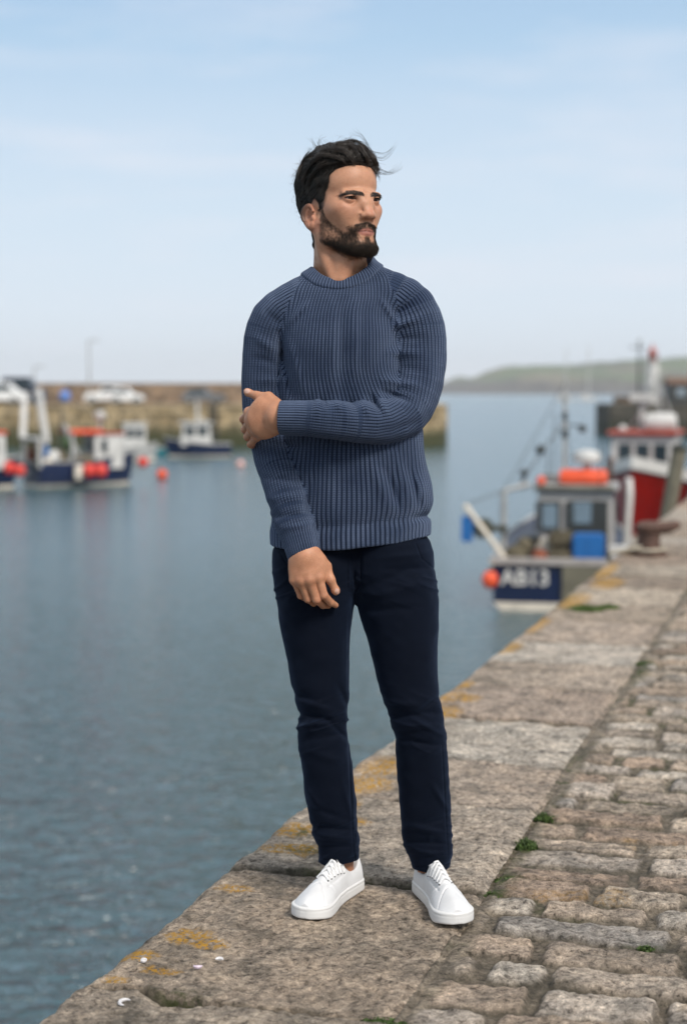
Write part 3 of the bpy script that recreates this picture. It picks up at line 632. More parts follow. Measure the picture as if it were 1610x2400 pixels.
B_.part('roof_light', MB().ball((0.6, -0.62, 3.1), 0.12, 10, 8), M_white)
Mt2 = Matrix.Translation((1.75, 0.93, 1.36)) @ Matrix.Rotation(R(-22), 4, 'Z') @ Matrix.Rotation(R(180), 4, 'Z') @ Matrix.Rotation(R(76), 4, 'X')
text_part('AB 41', B_.r, M_white, Mt2, 0.36, bold=0.01)
# ---- left boats
C1 = Boat('fishing_boat', 'navy fishing boat with orange roofed wheelhouse and two red buoys at its side', D(188, 1112, 70.5), R(33), 4.75, 2.1, 1.12, 1.5, M_navy, GB, stern=0.92)
C1.r.location.z = WATER; MC1 = Matrix.Translation(C1.r.location) @ Matrix.Rotation(R(33), 4, 'Z')
C1.cabin(0.35, 1.75, 1.35, 0.8, 2.28, M_roofred, wins=(1, 2, 1, 2))
C1.part('awning', MB().box((0.0, 0, 2.42), (1.5, 1.5, 0.18)), M_orange, False, bevel=0.03)
for sd in (1, -1): C1.part('awning_post', MB().tube([(-0.7, 0.66 * sd, 0.8), (-0.7, 0.66 * sd, 2.35)], 0.05, 6), M_white)
C1.part('gantry', MB().tube([(-2.35, 0.9, 0.9), (-2.35, 0.9, 2.15)], 0.09, 8).tube([(-2.35, -0.9, 0.9), (-2.35, -0.9, 2.15)], 0.09, 8).tube([(-2.35, -1.0, 2.15), (-2.35, 1.0, 2.15)], 0.09, 8), M_white)
C1.part('derrick', MB().tube([(-1.5, 0.3, 1.9), (-1.75, 0.7, 4.3)], [0.15, 0.19], 8), M_white)
C1.part('derrick', MB().tube([(-2.4, 0.9, 2.1), (-1.9, 1.9, 3.9)], 0.15, 8), M_white)
C1.part('strut', MB().tube([(-0.9, -0.2, 2.75), (-0.35, -0.55, 1.2)], 0.12, 8), M_grey)
C1.part('radar', MB().lathe((0.9, 0, 2.95), [(0.12, 0), (0.25, 0.08), (0.25, 0.28), (0.12, 0.38)], 14).tube([(0.9, 0, 2.3), (0.9, 0, 3)], 0.05, 6), M_white)
C1.part('cabin_wall', MB().box((1.30, -0.70, 1.5), (0.75, 0.05, 1.45)), M_white, False)
for x, y, h in ((1.2, 0.3, 1.6), (0.6, -0.4, 1.2), (1.5, -0.2, 0.9)): C1.part('aerial', MB().tube([(x, y, 2.3), (x, y, 2.3 + h)], 0.025, 5), M_dark)
C1.part('rigging', MB().tube([(-1.75, 0.7, 4.2), (0.9, 0, 3.2)], 0.02, 5), M_dark); C1.part('rigging', MB().tube([(-1.75, 0.7, 4.2), (-2.35, -0.9, 2.15)], 0.02, 5), M_dark); C1.part('boom', MB().tube([(-0.9, 0.1, 1.0), (-0.9, 0.1, 3.3)], 0.06, 6), M_dark)
text_part('ABX', C1.r, M_grey, Matrix(((0, 0, -1, -2.625), (-1, 0, 0, 0.1), (0, 1, 0, 0.62), (0, 0, 0, 1))), 0.40, bold=0.01)
GC = 'gear on the deck of the navy boat'
for nm, lb, ct, c, r, sc, mt in (('net_heap', 'brown net heaped high amidships on the navy boat', 'net', (-1.0, 0.0, 1.15), 0.42, (1, 1, 1.2), M_gear), ('net_heap', 'dark green net hanging beside the white derrick of the navy boat', 'net', (-0.75, -0.15, 1.95), 0.34, (.8, .8, 1.3), M_gearg),
        ('net_heap', 'rust coloured tarpaulin heap against the wheelhouse of the navy boat', 'tarpaulin', (-0.25, -0.45, 1.15), 0.34, (1, 1, .9), M_gearr), ('net_heap', 'dark brown gear stacked at the stern of the navy boat', 'fishing gear', (-2.0, 0.5, 1.3), 0.42, (.9, .9, 1.4), M_gearr),
        ('barrel', 'bright blue barrel on the aft deck of the navy boat', 'barrel', (-1.75, 0.05, 1.5), 0.26, (.9, .9, 1.5), M_bluebox), ('buoy', 'big white buoy on the aft deck of the navy boat', 'buoy', (-1.6, -0.62, 1.35), 0.30, (1, 1, 1), M_white),
        ('net_heap', 'dark net rolled on the stern gantry of the navy boat', 'net', (-2.1, -0.1, 1.75), 0.36, (.8, 1, 1.2), M_gear), ('buoy', 'second white buoy resting low on the stern rail of the navy boat', 'buoy', (-1.95, -0.75, 1.12), 0.22, (1.2, 1, .8), M_cream)):
    w_ = MC1 @ Vector(c); thing(MB().ball(w_, r, 14, 10, sc), nm, lb, ct, mt, GC, loc=w_)
for nm, lb, c, r, sc, mt in (('net_heap', 'dark net draped over the rail of the navy boat amidships', (-0.3, -0.9, 1.2), 0.30, (1.6, .6, .8), M_gear), ('net_heap', 'dark net heap filling the stern corner of the navy boat', (-2.2, -0.55, 1.05), 0.36, (.9, 1, .8), M_woodd)):
    w_ = MC1 @ Vector(c); thing(MB().ball(w_, r, 14, 10, sc), nm, lb, 'net', mt, GC, loc=w_)
GBU = 'orange and red buoys hung on boats'
for dx, dy, lb in ((205, 1074, 'red buoy on the navy boat, left of the pair at its side'), (231, 1074, 'red buoy on the navy boat, right of the pair at its side')):
    c = D(dx, dy, 68.7); buoy(c, 0.29, lb, M_redbuoy, GBU, rope_to=c + Vector((0, 0.2, 0.65)))
c = D(327, 1055, 71.0); buoy(c, 0.24, 'red buoy hanging from the bow of the navy boat', M_redbuoy, GBU, 1.0, rope_to=c + Vector((-0.4, .2, 0.35)))
c = D(181, 1078, 68.9); thing(MB().lathe(c + Vector((0, 0, -0.34)), [(0.15, 0), (0.2, .05), (0.2, .6), (0.15, .66)], 12), 'fender', 'pale cylindrical fender beside the red pair on the navy boat', 'fender', M_cream, loc=c)
C0 = Boat('fishing_boat', 'blue boat with white orange topped cabin cut off by the left edge', D(-100, 1112, 68), R(18), 5.0, 2.0, 0.95, 1.4, M_blue, GB)
C0.r.location.z = WATER; C0.cabin(0.5, 2.1, 1.3, 0.85, 2.38, M_orange, wins=(1, 1, 1, 1))
C0.part('mast', MB().tube([(0, 0, 1), (0, 0, 4.2)], 0.06, 6), M_grey)
for dx, dy, r, lb in ((22, 1068, 0.25, 'red buoy on the blue boat at the left edge, the brighter of two'), (46, 1074, 0.24, 'duller red buoy at the bow of the blue boat at the left edge')):
    c = D(dx, dy, 66.6); buoy(c, r, lb, M_redbuoy, GBU, rope_to=c + Vector((-.1, 0.3, 0.6)))
E1 = Boat('fishing_boat', 'small dark blue boat with white cabin moored under the far harbour wall', D(455, 1044, 101), R(188), 4.0, 1.7, 0.85, 1.25, M_blue, GB, flare=0.3)
E1.r.location.z = WATER; E1.cabin(-0.8, 1.2, 1.3, 0.75, 2.15, M_white, wins=(2, 2, 2, 2), taper=0.85)
E1.part('mast', MB().tube([(0.1, 0, 2.1), (0.1, 0, 3.6)], 0.09, 6).tube([(0.1, 0, 2.6), (-.6, 0, 2.2)], 0.05, 6), M_white)
E2 = Boat('dinghy', 'small teal dinghy between the navy boat and the far blue boat', D(364, 1036, 104), R(170), 1.5, 0.9, 0.5, 0.62, M_teal, GB, stripe=False); E2.r.location.z = WATER
E3 = Boat('motor_boat', 'pale grey cabin boat half hidden behind the navy boat', D(308, 1046, 96), R(10), 2.5, 1.4, 0.8, 1.1, M_grey, GB); E3.r.location.z = WATER
E3.cabin(-0.7, 0.7, 1.1, 0.7, 2.2, M_white)
buoy(D(370, 1083, 76) * 1, 0.26, 'orange mooring buoy floating alone on the water', M_orange, 'mooring buoys on the water', 1.0)
buoy(D(549, 1059, 88) * 1, 0.22, 'faded pink mooring buoy floating farther out', M_pink, 'mooring buoys on the water', 1.0)
# ------------------------------------------------------------------ far harbour pier (left)
M_pier = masonry('sandstone pier', (0.22, 0.165, 0.09), (0.40, 0.31, 0.19), (0.07, 0.055, 0.03), (0.045, 0.048, 0.018), 1.1, 0.5)
M_parapet = masonry('parapet stone', (0.21, 0.150, 0.105), (0.25, 0.18, 0.125), (0.13, 0.10, 0.075), (0.1, 0.09, 0.05), 0.9, 0.4)
def slab(name, x0, x1, y0, y1, z0, z1, mat, topm, label, cat, round_end=False):
    e = empty(name, (x0, y0, z0)); tag(e, label, cat)
    pts = [(x0, y1), (x0, y0)]
    if round_end:
        r = (y1 - y0) * 0.25
        pts += [(x1 - r, y0)] + [(x1 - r + r * math.sin(a), y0 + r - r * math.cos(a)) for a in (0.4, 0.8, 1.2, 1.57)] + [(x1, y1)]
    else: pts += [(x1, y0), (x1, y1)]
    pts.append((x0, y1))
    w = wall_quad('wall', [((p[0] - x0, p[1] - y0), 0, z1 - z0) for p in pts], mat, e)
    MB().add([(p[0] - x0, p[1] - y0, z1 - z0) for p in pts[:-1]], [tuple(range(len(pts) - 1))]).build('top', topm, e)
    return e
PIERX = D(1026, 1015, 119).x
M_ptop = M_simple('pier paving', (0.30, 0.25, 0.18), 0.9, var=0.3, scale=1)
slab('harbour_pier', -150, PIERX, 118.5, 131, -5, 0.22, M_pier, M_ptop, 'long sandstone harbour pier across the water on the left', 'pier', True)
slab('parapet_wall', -150, 1.5, 126.5, 128, 0.22, 1.87, M_parapet, M_ptop, 'stone parapet wall standing along the back of the far pier', 'wall')
# cars on the pier
def car(dx, Y, rz, L, H, mat, label, name='parked_car', van=False):
    p = D(dx, 930, Y); e = empty(name, (p.x, Y, 0.22), rz); tag(e, label, 'van' if van else 'car', 'vehicles parked on the far pier'); W = 1.6
    if van: pr = [(-.5, .18), (-.5, .95), (-.47, 1), (.22, 1), (.36, .62), (.49, .55), (.5, .18)]; gw = [(-.2, .6), (-.2, .9), (.2, .9), (.31, .6)]
    else: pr = [(-.5, .22), (-.5, .58), (-.42, .66), (-.32, .98), (.02, 1.0), (.17, .68), (.46, .56), (.5, .4), (.5, .2)]; gw = [(-.36, .68), (-.28, .92), (.0, .93), (.12, .68)]
    Mx = Matrix.Translation((0, W / 2, 0)) @ Matrix.Rotation(math.pi / 2, 4, 'X')
    MB().prism([(x * L, z * H) for x, z in pr], Mx, W).build('body', mat, e, False, 0.06)
    for sd in (-1, 1):
        Mg = Matrix.Translation((0, sd * (W / 2 + 0.004) + (0.01 if sd > 0 else 0), 0)) @ Matrix.Rotation(math.pi / 2, 4, 'X')
        MB().prism([(x * L, z * H) for x, z in gw], Mg, 0.01).build('window', M_glass, e)
        for fx in (-.31, .31):
            w = MB().lathe((fx * L, sd * W * 0.47, 0.29), [(0.02, -.1), (0.29, -.1), (0.29, .1), (0.02, .1)], 16, 'Y').build('wheel', M_tyre, e, True)
            MB().lathe((fx * L, sd * W * 0.47, 0.29), [(0.02, -.11), (0.17, -.11), (0.17, .11), (0.02, .11)], 12, 'Y').build('rim', M_grey, w, True)
    MB().box((-0.5 * L, 0, 0.5 * H), (0.05, W * 0.9, 0.12)).build('tail_light', M_redbuoy, e)
    MB().box((0.5 * L, 0, 0.45 * H), (0.05, W * 0.9, 0.12)).build('headlight', M_white, e)
M_carw = M_simple('white car paint', (0.75, 0.75, 0.74), 0.25, var=0.05)
M_card = M_simple('dark car paint', (0.025, 0.03, 0.045), 0.25, var=0.1)
M_carg = M_simple('grey car paint', (0.14, 0.15, 0.16), 0.3, var=0.1)
car(-8, 121, 0, 4.9, 1.65, M_carw, 'white van parked at the left end of the far pier', 'parked_van', True)
car(52, 124.5, 0, 2.9, 2.1, M_card, 'dark tall van behind the white van on the far pier', 'parked_van', True)
car(243, 122, R(180), 3.2, 1.42, M_carw, 'white car nearest the lamp post on the far pier')
car(291, 121, 0, 2.6, 1.25, M_carw, 'lower white car to the right of its white neighbour on the far pier')
car(465, 122, 0, 3.3, 1.28, M_carg, 'dark grey car farthest right on the far pier')
w_ = D(149, 905, 122); thing(MB().ball(w_, 0.44, 14, 10, (1, 1, 1.15)), 'buoy', 'big pale blue buoy standing on the far pier', 'buoy', M_simple('pale blue plastic', (0.10, 0.2, 0.5), 0.5), loc=w_)
thing(MB().box(D(92, 908, 123), (0.75, 0.8, 1.4)), 'storage_bin', 'blue storage box beside the white derrick on the far pier', 'bin', M_simple('blue grey paint', (0.03, 0.10, 0.2), 0.5), bevel=0.05, smooth=False, loc=D(92, 908, 123))
def lamp(dx, top, Y, label):
    b = D(dx, 922, Y); t = D(dx, top, Y).z - 0.22; e = empty('lamp_post', (b.x, Y, 0.22)); tag(e, label, 'lamp post', 'lamp posts on the far pier')
    MB().tube([(0, 0, 0), (0, 0, 1.0), (0, 0, t)], [0.13, 0.09, 0.06], 8).build('pole', M_grey, e, True)
    MB().tube([(0, 0, t), (0.5, 0, t + 0.06)], 0.06, 6).box((0.6, 0, t + 0.05), (0.5, 0.2, 0.1)).build('lamp_head', M_grey, e, True)
lamp(205, 778, 125, 'tall grey lamp post on the far pier behind the white car'); lamp(80, 838, 125.5, 'shorter lamp post on the far pier near the white van')
p = D(488, 930, 118.3); e = empty('ladder', (p.x, 118.3, -3)); tag(e, 'dark iron ladder down the face of the far pier', 'ladder')
MB().tube([(-.22, 0, 0), (-.22, 0, 3.6)], 0.07, 6).build('rail', M_dark, e, True); MB().tube([(.22, 0, 0), (.22, 0, 3.6)], 0.07, 6).build('rail', M_dark, e, True)
for k in range(11): MB().tube([(-.22, 0, .3 * k + .2), (.22, 0, .3 * k + .2)], 0.03, 5).build('rung', M_dark, e, True)
# ------------------------------------------------------------------ right pier with lighthouse
M_dpier = masonry('dark wet stone', (0.045, 0.042, 0.034), (0.075, 0.068, 0.055), (0.03, 0.028, 0.022), (0.03, 0.032, 0.02), 1.3, 0.6)
M_dtop = M_simple('dark pier paving', (0.17, 0.15, 0.12), 0.9, var=0.3, scale=1)
rp = slab('harbour_pier', D(1389, 960, 150).x, 75, 150, 158, -5, 0.02, M_dpier, M_dtop, 'dark stone pier on the right carrying the lighthouse', 'pier')
slab('parapet_wall', D(1402, 960, 157).x, 75, 156.5, 158, 0.02, 0.75, M_parapet, M_dtop, 'low stone parapet along the right hand pier by the lighthouse', 'wall')
lb = D(1487, 912, 153); e = empty('lighthouse', (lb.x, 153, 0.02)); tag(e, 'small white lighthouse with red lantern at the end of the right pier', 'lighthouse')
MB().lathe((0, 0, 0), [(0.85, 0), (0.85, .25), (0.72, .3), (0.60, 3.9), (0.75, 4.0), (0.75, 4.15), (0.5, 4.16)], 24).build('tower', M_white, e, True)
ln_ = MB().lathe((0, 0, 4.15), [(0.42, 0), (0.42, .75), (0.5, .78), (0.1, 1.25), (0.05, 1.7)], 16).build('lantern', M_roofred, e, True)
MB().lathe((0, 0, 4.3), [(0.43, 0), (0.43, .42)], 16).build('lantern_glass', M_dark, ln_, True)
MB().tube([(0.7 * math.cos(a), 0.7 * math.sin(a), 4.5) for a in [k * math.pi / 8 for k in range(17)]], 0.03, 5).build('gallery_rail', M_roofred, e, True)
MB().box((0, -0.7, 1.0), (0.7, 0.12, 1.7)).build('door', M_grey, e)
b = D(1457, 905, 152); e = empty('signal_mast', (b.x, 152, 0.02)); tag(e, 'dark signal mast with cross arm beside the lighthouse', 'mast')
MB().tube([(0, 0, 0), (0, 0, 6.2)], [0.16, 0.07], 8).build('pole', M_dark, e, True); MB().tube([(-1.0, 0, 5.4), (0.8, 0, 5.4)], 0.06, 6).build('cross_arm', M_dark, e, True); MB().lathe((0, 0, 5.7), [(0.02, 0), (0.2, .1), (0.2, .4), (0.02, .5)], 10).build('signal_lamp', M_grey, e, True)
b = D(1560, 905, 154); e = empty('shed', (b.x + 1.6, 154, 0.02)); tag(e, 'low dark shed standing on the right pier past the lighthouse', 'shed')
MB().box((0, 0, 0.95), (6.6, 3.0, 1.9)).build('wall', M_dark, e); rfm = M_simple('brown roof', (0.13, 0.075, 0.05), 0.8)
MB().prism([(-1.7, 1.9), (1.7, 1.9), (0, 2.55)], Matrix.Translation((-3.45, 0, 0)) @ Matrix(((0, 0, 1, 0), (1, 0, 0, 0), (0, 1, 0, 0), (0, 0, 0, 1))), 6.9).build('roof', rfm, e)
for k in range(3):
    f = MB().box((-2.2 + 1.7 * k, -1.52, 1.1), (0.9, 0.06, 0.8)).build('window', M_grey, e); MB().box((-2.2 + 1.7 * k, -1.56, 1.1), (0.7, 0.04, 0.6)).build('pane', M_skyglass, f)
# ------------------------------------------------------------------ yachts, headland
for dx, ht, lb in ((1288, 24, 'distant white yacht, left of the pair off the headland'), (1340, 25, 'distant white yacht, right of the pair off the headland')):
    b = D(dx, 905, 720); y = Boat('yacht', lb, (b.x, 720, WATER), R(8), 9.0, 2.6, 0.9, 1.2, M_white, 'yachts at anchor', stripe=False, cat='yacht')
    y.part('mast', MB().tube([(0.4, 0, 0.8), (0.4, 0, ht)], [0.28, 0.22], 6), M_white); y.part('coach_roof', MB().box((0, 0, 1.2), (4.5, 1.6, 0.7)), M_white, False, bevel=0.1)
    y.part('furled_sail', MB().tube([(0.3, 0, 2.2), (-3.4, 0, 2.2)], 0.35, 8), M_white)
def headland():
    px = np.array([-200, 985, 1000, 1020, 1045, 1075, 1100, 1120, 1150, 1200, 1280, 1350, 1420, 1500, 1568, 1700, 2000, 2600, 3400]); py = np.array([906, 906, 893, 880, 869, 859, 864, 859, 846, 836, 833, 832, 828, 821, 818, 812, 803, 790, 785])
    Y0 = 2400.0; u = np.linspace(0, 1, 420) ** 1.0; x = np.linspace(985, 3400, 700); hy = np.interp(x, px, py) + 1.2 * fbm(x / 22, x * 0, seed=201, oct=4)
    d = np.linspace(-60, 900, 90)
    X, Dd = np.meshgrid(x, d, indexing='ij'); HY = np.repeat(hy[:, None], len(d), 1)
    top = (893.0 - HY) * (2400 / 2337) / F_PX * (Y0 + 420) + 1.2
    prof = sstep(-60, 60, Dd + 25 * fbm(X / 30, Dd / 60, seed=203, oct=3)) * 0.5 + 0.5 * sstep(0, 480, Dd)
    prof *= 1 - 0.6 * sstep(500, 900, Dd)
    Z = WATER - 2 + (top - WATER + 2) * prof + 3.5 * fbm(X / 25, Dd / 55, seed=205, oct=4) * sstep(0, 90, Dd) * np.clip(top / 40, 0, 1)
    Yw = Y0 + Dd; Xw = (X * 1610 / 1568 - CX) / F_PX * (Y0 + 200)
    k = NT('headland fields and cliff'); co = k.coord(scale=(1, 1, 1))
    vo = k.n('ShaderNodeTexVoronoi'); k.l(k.coord(scale=(0.012, 0.006, 0.0)), vo.inputs[0]); vo.inputs['Scale'].default_value = 1.0
    sx = k.n('ShaderNodeSeparateXYZ'); k.l(vo.outputs['Color'], sx.inputs[0])
    fld = k.ramp(sx.outputs[0], [(0.15, (0.085, 0.085, 0.05)), (0.45, (0.075, 0.10, 0.045)), (0.7, (0.115, 0.145, 0.06)), (0.9, (0.14, 0.125, 0.08))])
    n = k.noise(co, 0.02, 6, 0.65)
    c = k.mix(1.0, fld, k.ramp(n, [(0.3, 0.55), (0.7, 1.3)]), 'MULTIPLY')
    sp = k.n('ShaderNodeSeparateXYZ'); k.l(k.n('ShaderNodeNewGeometry').outputs['Position'], sp.inputs[0])
    h = k.math('ADD', sp.outputs[2], k.math('MULTIPLY', k.math('SUBTRACT', n, 0.5), 34.0))
    mk = k.n('ShaderNodeMapRange'); mk.inputs['From Min'].default_value = 12; mk.inputs['From Max'].default_value = 22; k.l(h, mk.inputs[0])
    c = k.mix(mk.outputs[0], k.mix(n, (0.035, 0.035, 0.035), (0.13, 0.115, 0.10)), c)
    k.l(c, k.b.inputs['Base Color']); k.setv(Roughness=0.95)
    nn, m = X.shape
    o = mesh_np('hills', np.stack([Xw, Yw, Z], -1).reshape(-1, 3), grid_faces(nn, m), k.m)
    tag(o, 'hazy green headland with cliffs across the bay', 'headland', kind='structure')
headland()
# ------------------------------------------------------------------ quay furniture
b0 = Vector((2.27, 11.7, 0.0)); e = empty('bollard', b0); tag(e, 'rusty iron mooring bollard with hooked head on the quay edge', 'bollard')
MB().lathe((0, 0, -0.01), [(0.14, 0), (0.14, .03), (0.095, .045), (0.085, .10), (0.088, .17)], 20).build('post', M_rust, e, True)
MB().lathe((0, 0, 0.165), [(0.085, 0), (0.10, .025), (0.10, .055), (0.06, .085), (0.01, .09)], 20).tube([(0.02, 0, 0.20), (0.13, -.01, 0.205), (0.20, -.02, 0.225), (0.225, -.02, 0.235)], [0.05, 0.045, 0.035, 0.02], 12).build('head', M_rust, e, True)
rp_ = [b0 + Vector((0.12 * math.cos(a), 0.12 * math.sin(a), 0.025 + 0.004 * a)) for a in [k * 0.4 for k in range(27)]]
thing(MB().tube(rp_ + [b0 + Vector((-.3, -.05, .02)), Q(9.05, -0.03, 0.0), Q(9.4, -0.06, -0.25), MAw @ Vector((-3.0, -1.25, 1.0))], 0.014, 6), 'mooring_rope', 'pale mooring rope coiled round the rusty bollard', 'rope', M_rope, loc=b0)
pp = P(1575, 1180, 17.3); e = empty('mooring_pile', (pp.x, 17.3, WATER - 1)); tag(e, 'grey green timber mooring pile rising above the quay edge by the red boat', 'mooring pile')
pb = P(1566, 1195, 17.3) ; pt = P(1592, 1050, 17.3); dv = (pt - pb); dn = dv.normalized()
lo = Vector((pb.x, pb.y, pb.z)) - Vector((pp.x, 17.3, WATER - 1)) ; hi = pt - Vector((pp.x, 17.3, WATER - 1))
MB().tube([lo - dn * 4.2, lo, lo + dv * 0.6, hi], [0.085, 0.085, 0.085, 0.083], 10).build('timber', M_wood, e, True)
MB().tube([hi - dn * 0.03, hi + dn * 0.02], 0.095, 10).build('cap', M_woodd, e, True)
# weeds in the joints
M_weed = M_simple('weed leaves', (0.05, 0.085, 0.018), 0.7, var=0.5, scale=60)
M_grassb = M_simple('grass blades', (0.075, 0.12, 0.025), 0.7, var=0.4, scale=40)
def tuft(s, t, r, h, n, label, mat, sx=1.0, name='weed'):
    rg = random.Random(int(s * 1000 + t * 77)); c = Q(s, t, -0.012); mb = MB()
    for i in range(n):
        a = rg.uniform(0, 6.283); d = rg.random() ** 0.6; b = Vector((QN[0] * math.cos(a) * r * sx * d + QU[0] * math.sin(a) * r * d, QN[1] * math.cos(a) * r * sx * d + QU[1] * math.sin(a) * r * d, 0))
        hh = h * rg.uniform(0.4, 1.0) * (1.1 - 0.6 * d); l = Vector((rg.uniform(-1, 1), rg.uniform(-1, 1), 0)) * hh * 0.55; w = rg.uniform(0.0018, 0.004); q = Vector((rg.uniform(-1, 1), rg.uniform(-1, 1), 0)).normalized() * w
        p0, p1, p2 = c + b, c + b + l * 0.4 + Vector((0, 0, hh * 0.65)), c + b + l + Vector((0, 0, hh))
        mb.add([p0 - q, p0 + q, p1 - q, p1 + q, p2], [(0, 1, 3, 2), (2, 3, 4)])
    thing(mb, name, label, 'weed', mat, 'weeds in the joints of the quay', loc=c)
tuft(1.385, 0.715, 0.034, 0.034, 260, 'small bright green weed tuft between coping and setts behind the right shoe', M_weed)
tuft(1.675, 0.715, 0.030, 0.030, 200, 'small green weed at the corner of a pale coping slab farther back', M_weed)
tuft(1.085, 0.735, 0.045, 0.012, 420, 'low mossy weed beside the coping just right of the right shoe', M_weed)
tuft(0.965, 0.705, 0.025, 0.012, 160, 'tiny moss tuft at the slab joint beside the right shoe', M_weed)
tuft(0.105, 0.665, 0.055, 0.014, 900, 'mossy clump in the joint at the bottom edge of the picture', M_weed, 1.2)
tuft(0.70, 1.105, 0.018, 0.010, 120, 'mossy speck between two setts at the right', M_weed)
tuft(6.05, 0.22, 0.11, 0.045, 700, 'wide grass clump growing on the coping below the blue boat', M_grassb, 0.9)
tuft(6.16, 0.33, 0.07, 0.040, 300, 'smaller grass clump touching the wide one on the coping', M_grassb)
tuft(4.35, 0.73, 0.05, 0.03, 200, 'faint green weed strip beside the farther setts', M_weed)
# shells
M_shell = M_simple('white shell', (0.58, 0.56, 0.56), 0.4, var=0.1, scale=200); M_shell2 = M_simple('lilac shell', (0.55, 0.45, 0.52), 0.4, var=0.1, scale=200)
def shell(zx, zy, r, a0, a1, mat, label):
    px_, py_ = zx * 805 / 1568, 1950 + zy * 450 / 877; c = P(px_, py_, 1.0); dr = c - cam.location; c = cam.location + dr * (-(CAM_H - 0.004) / dr.z)
    pts = [c + Vector((r * math.cos(a), r * 1.25 * math.sin(a), 0.001)) for a in np.linspace(a0, a1, 9)]
    thing(MB().tube(pts, [0.001, .0025, .0035, .004, .0042, .004, .0035, .0025, .001], 6), 'shell', label, 'shell', mat, 'shell fragments on the coping', loc=c)
shell(575, 780, 0.012, 0.9, 4.6, M_shell, 'white curved shell fragment on the front coping slab'); shell(905, 610, 0.009, 3.3, 6.1, M_shell2, 'lilac shell sliver on the coping, left of two'); shell(1000, 588, 0.009, 0.3, 2.6, M_shell, 'white shell sliver on the coping, right of the lilac one'); shell(660, 588, 0.005, 0, 6, M_shell, 'round pale shell beside the orange lichen on the coping')
def build_haze():
    k = NT('sea haze'); k.t.nodes.remove(k.b); v = k.n('ShaderNodeVolumePrincipled'); v.inputs['Density'].default_value = 0.00013; v.inputs['Color'].default_value = (0.93, 0.96, 1.0, 1); v.inputs['Anisotropy'].default_value = 0.0
    k.l(v.outputs[0], k.out.inputs['Volume'])
    mb = MB().box((0, 2900, 58), (12500, 6700, 132)); o = mb.build('haze', k.m); tag(o, 'thin pale sea haze over the bay', 'haze', kind='stuff')
build_haze()
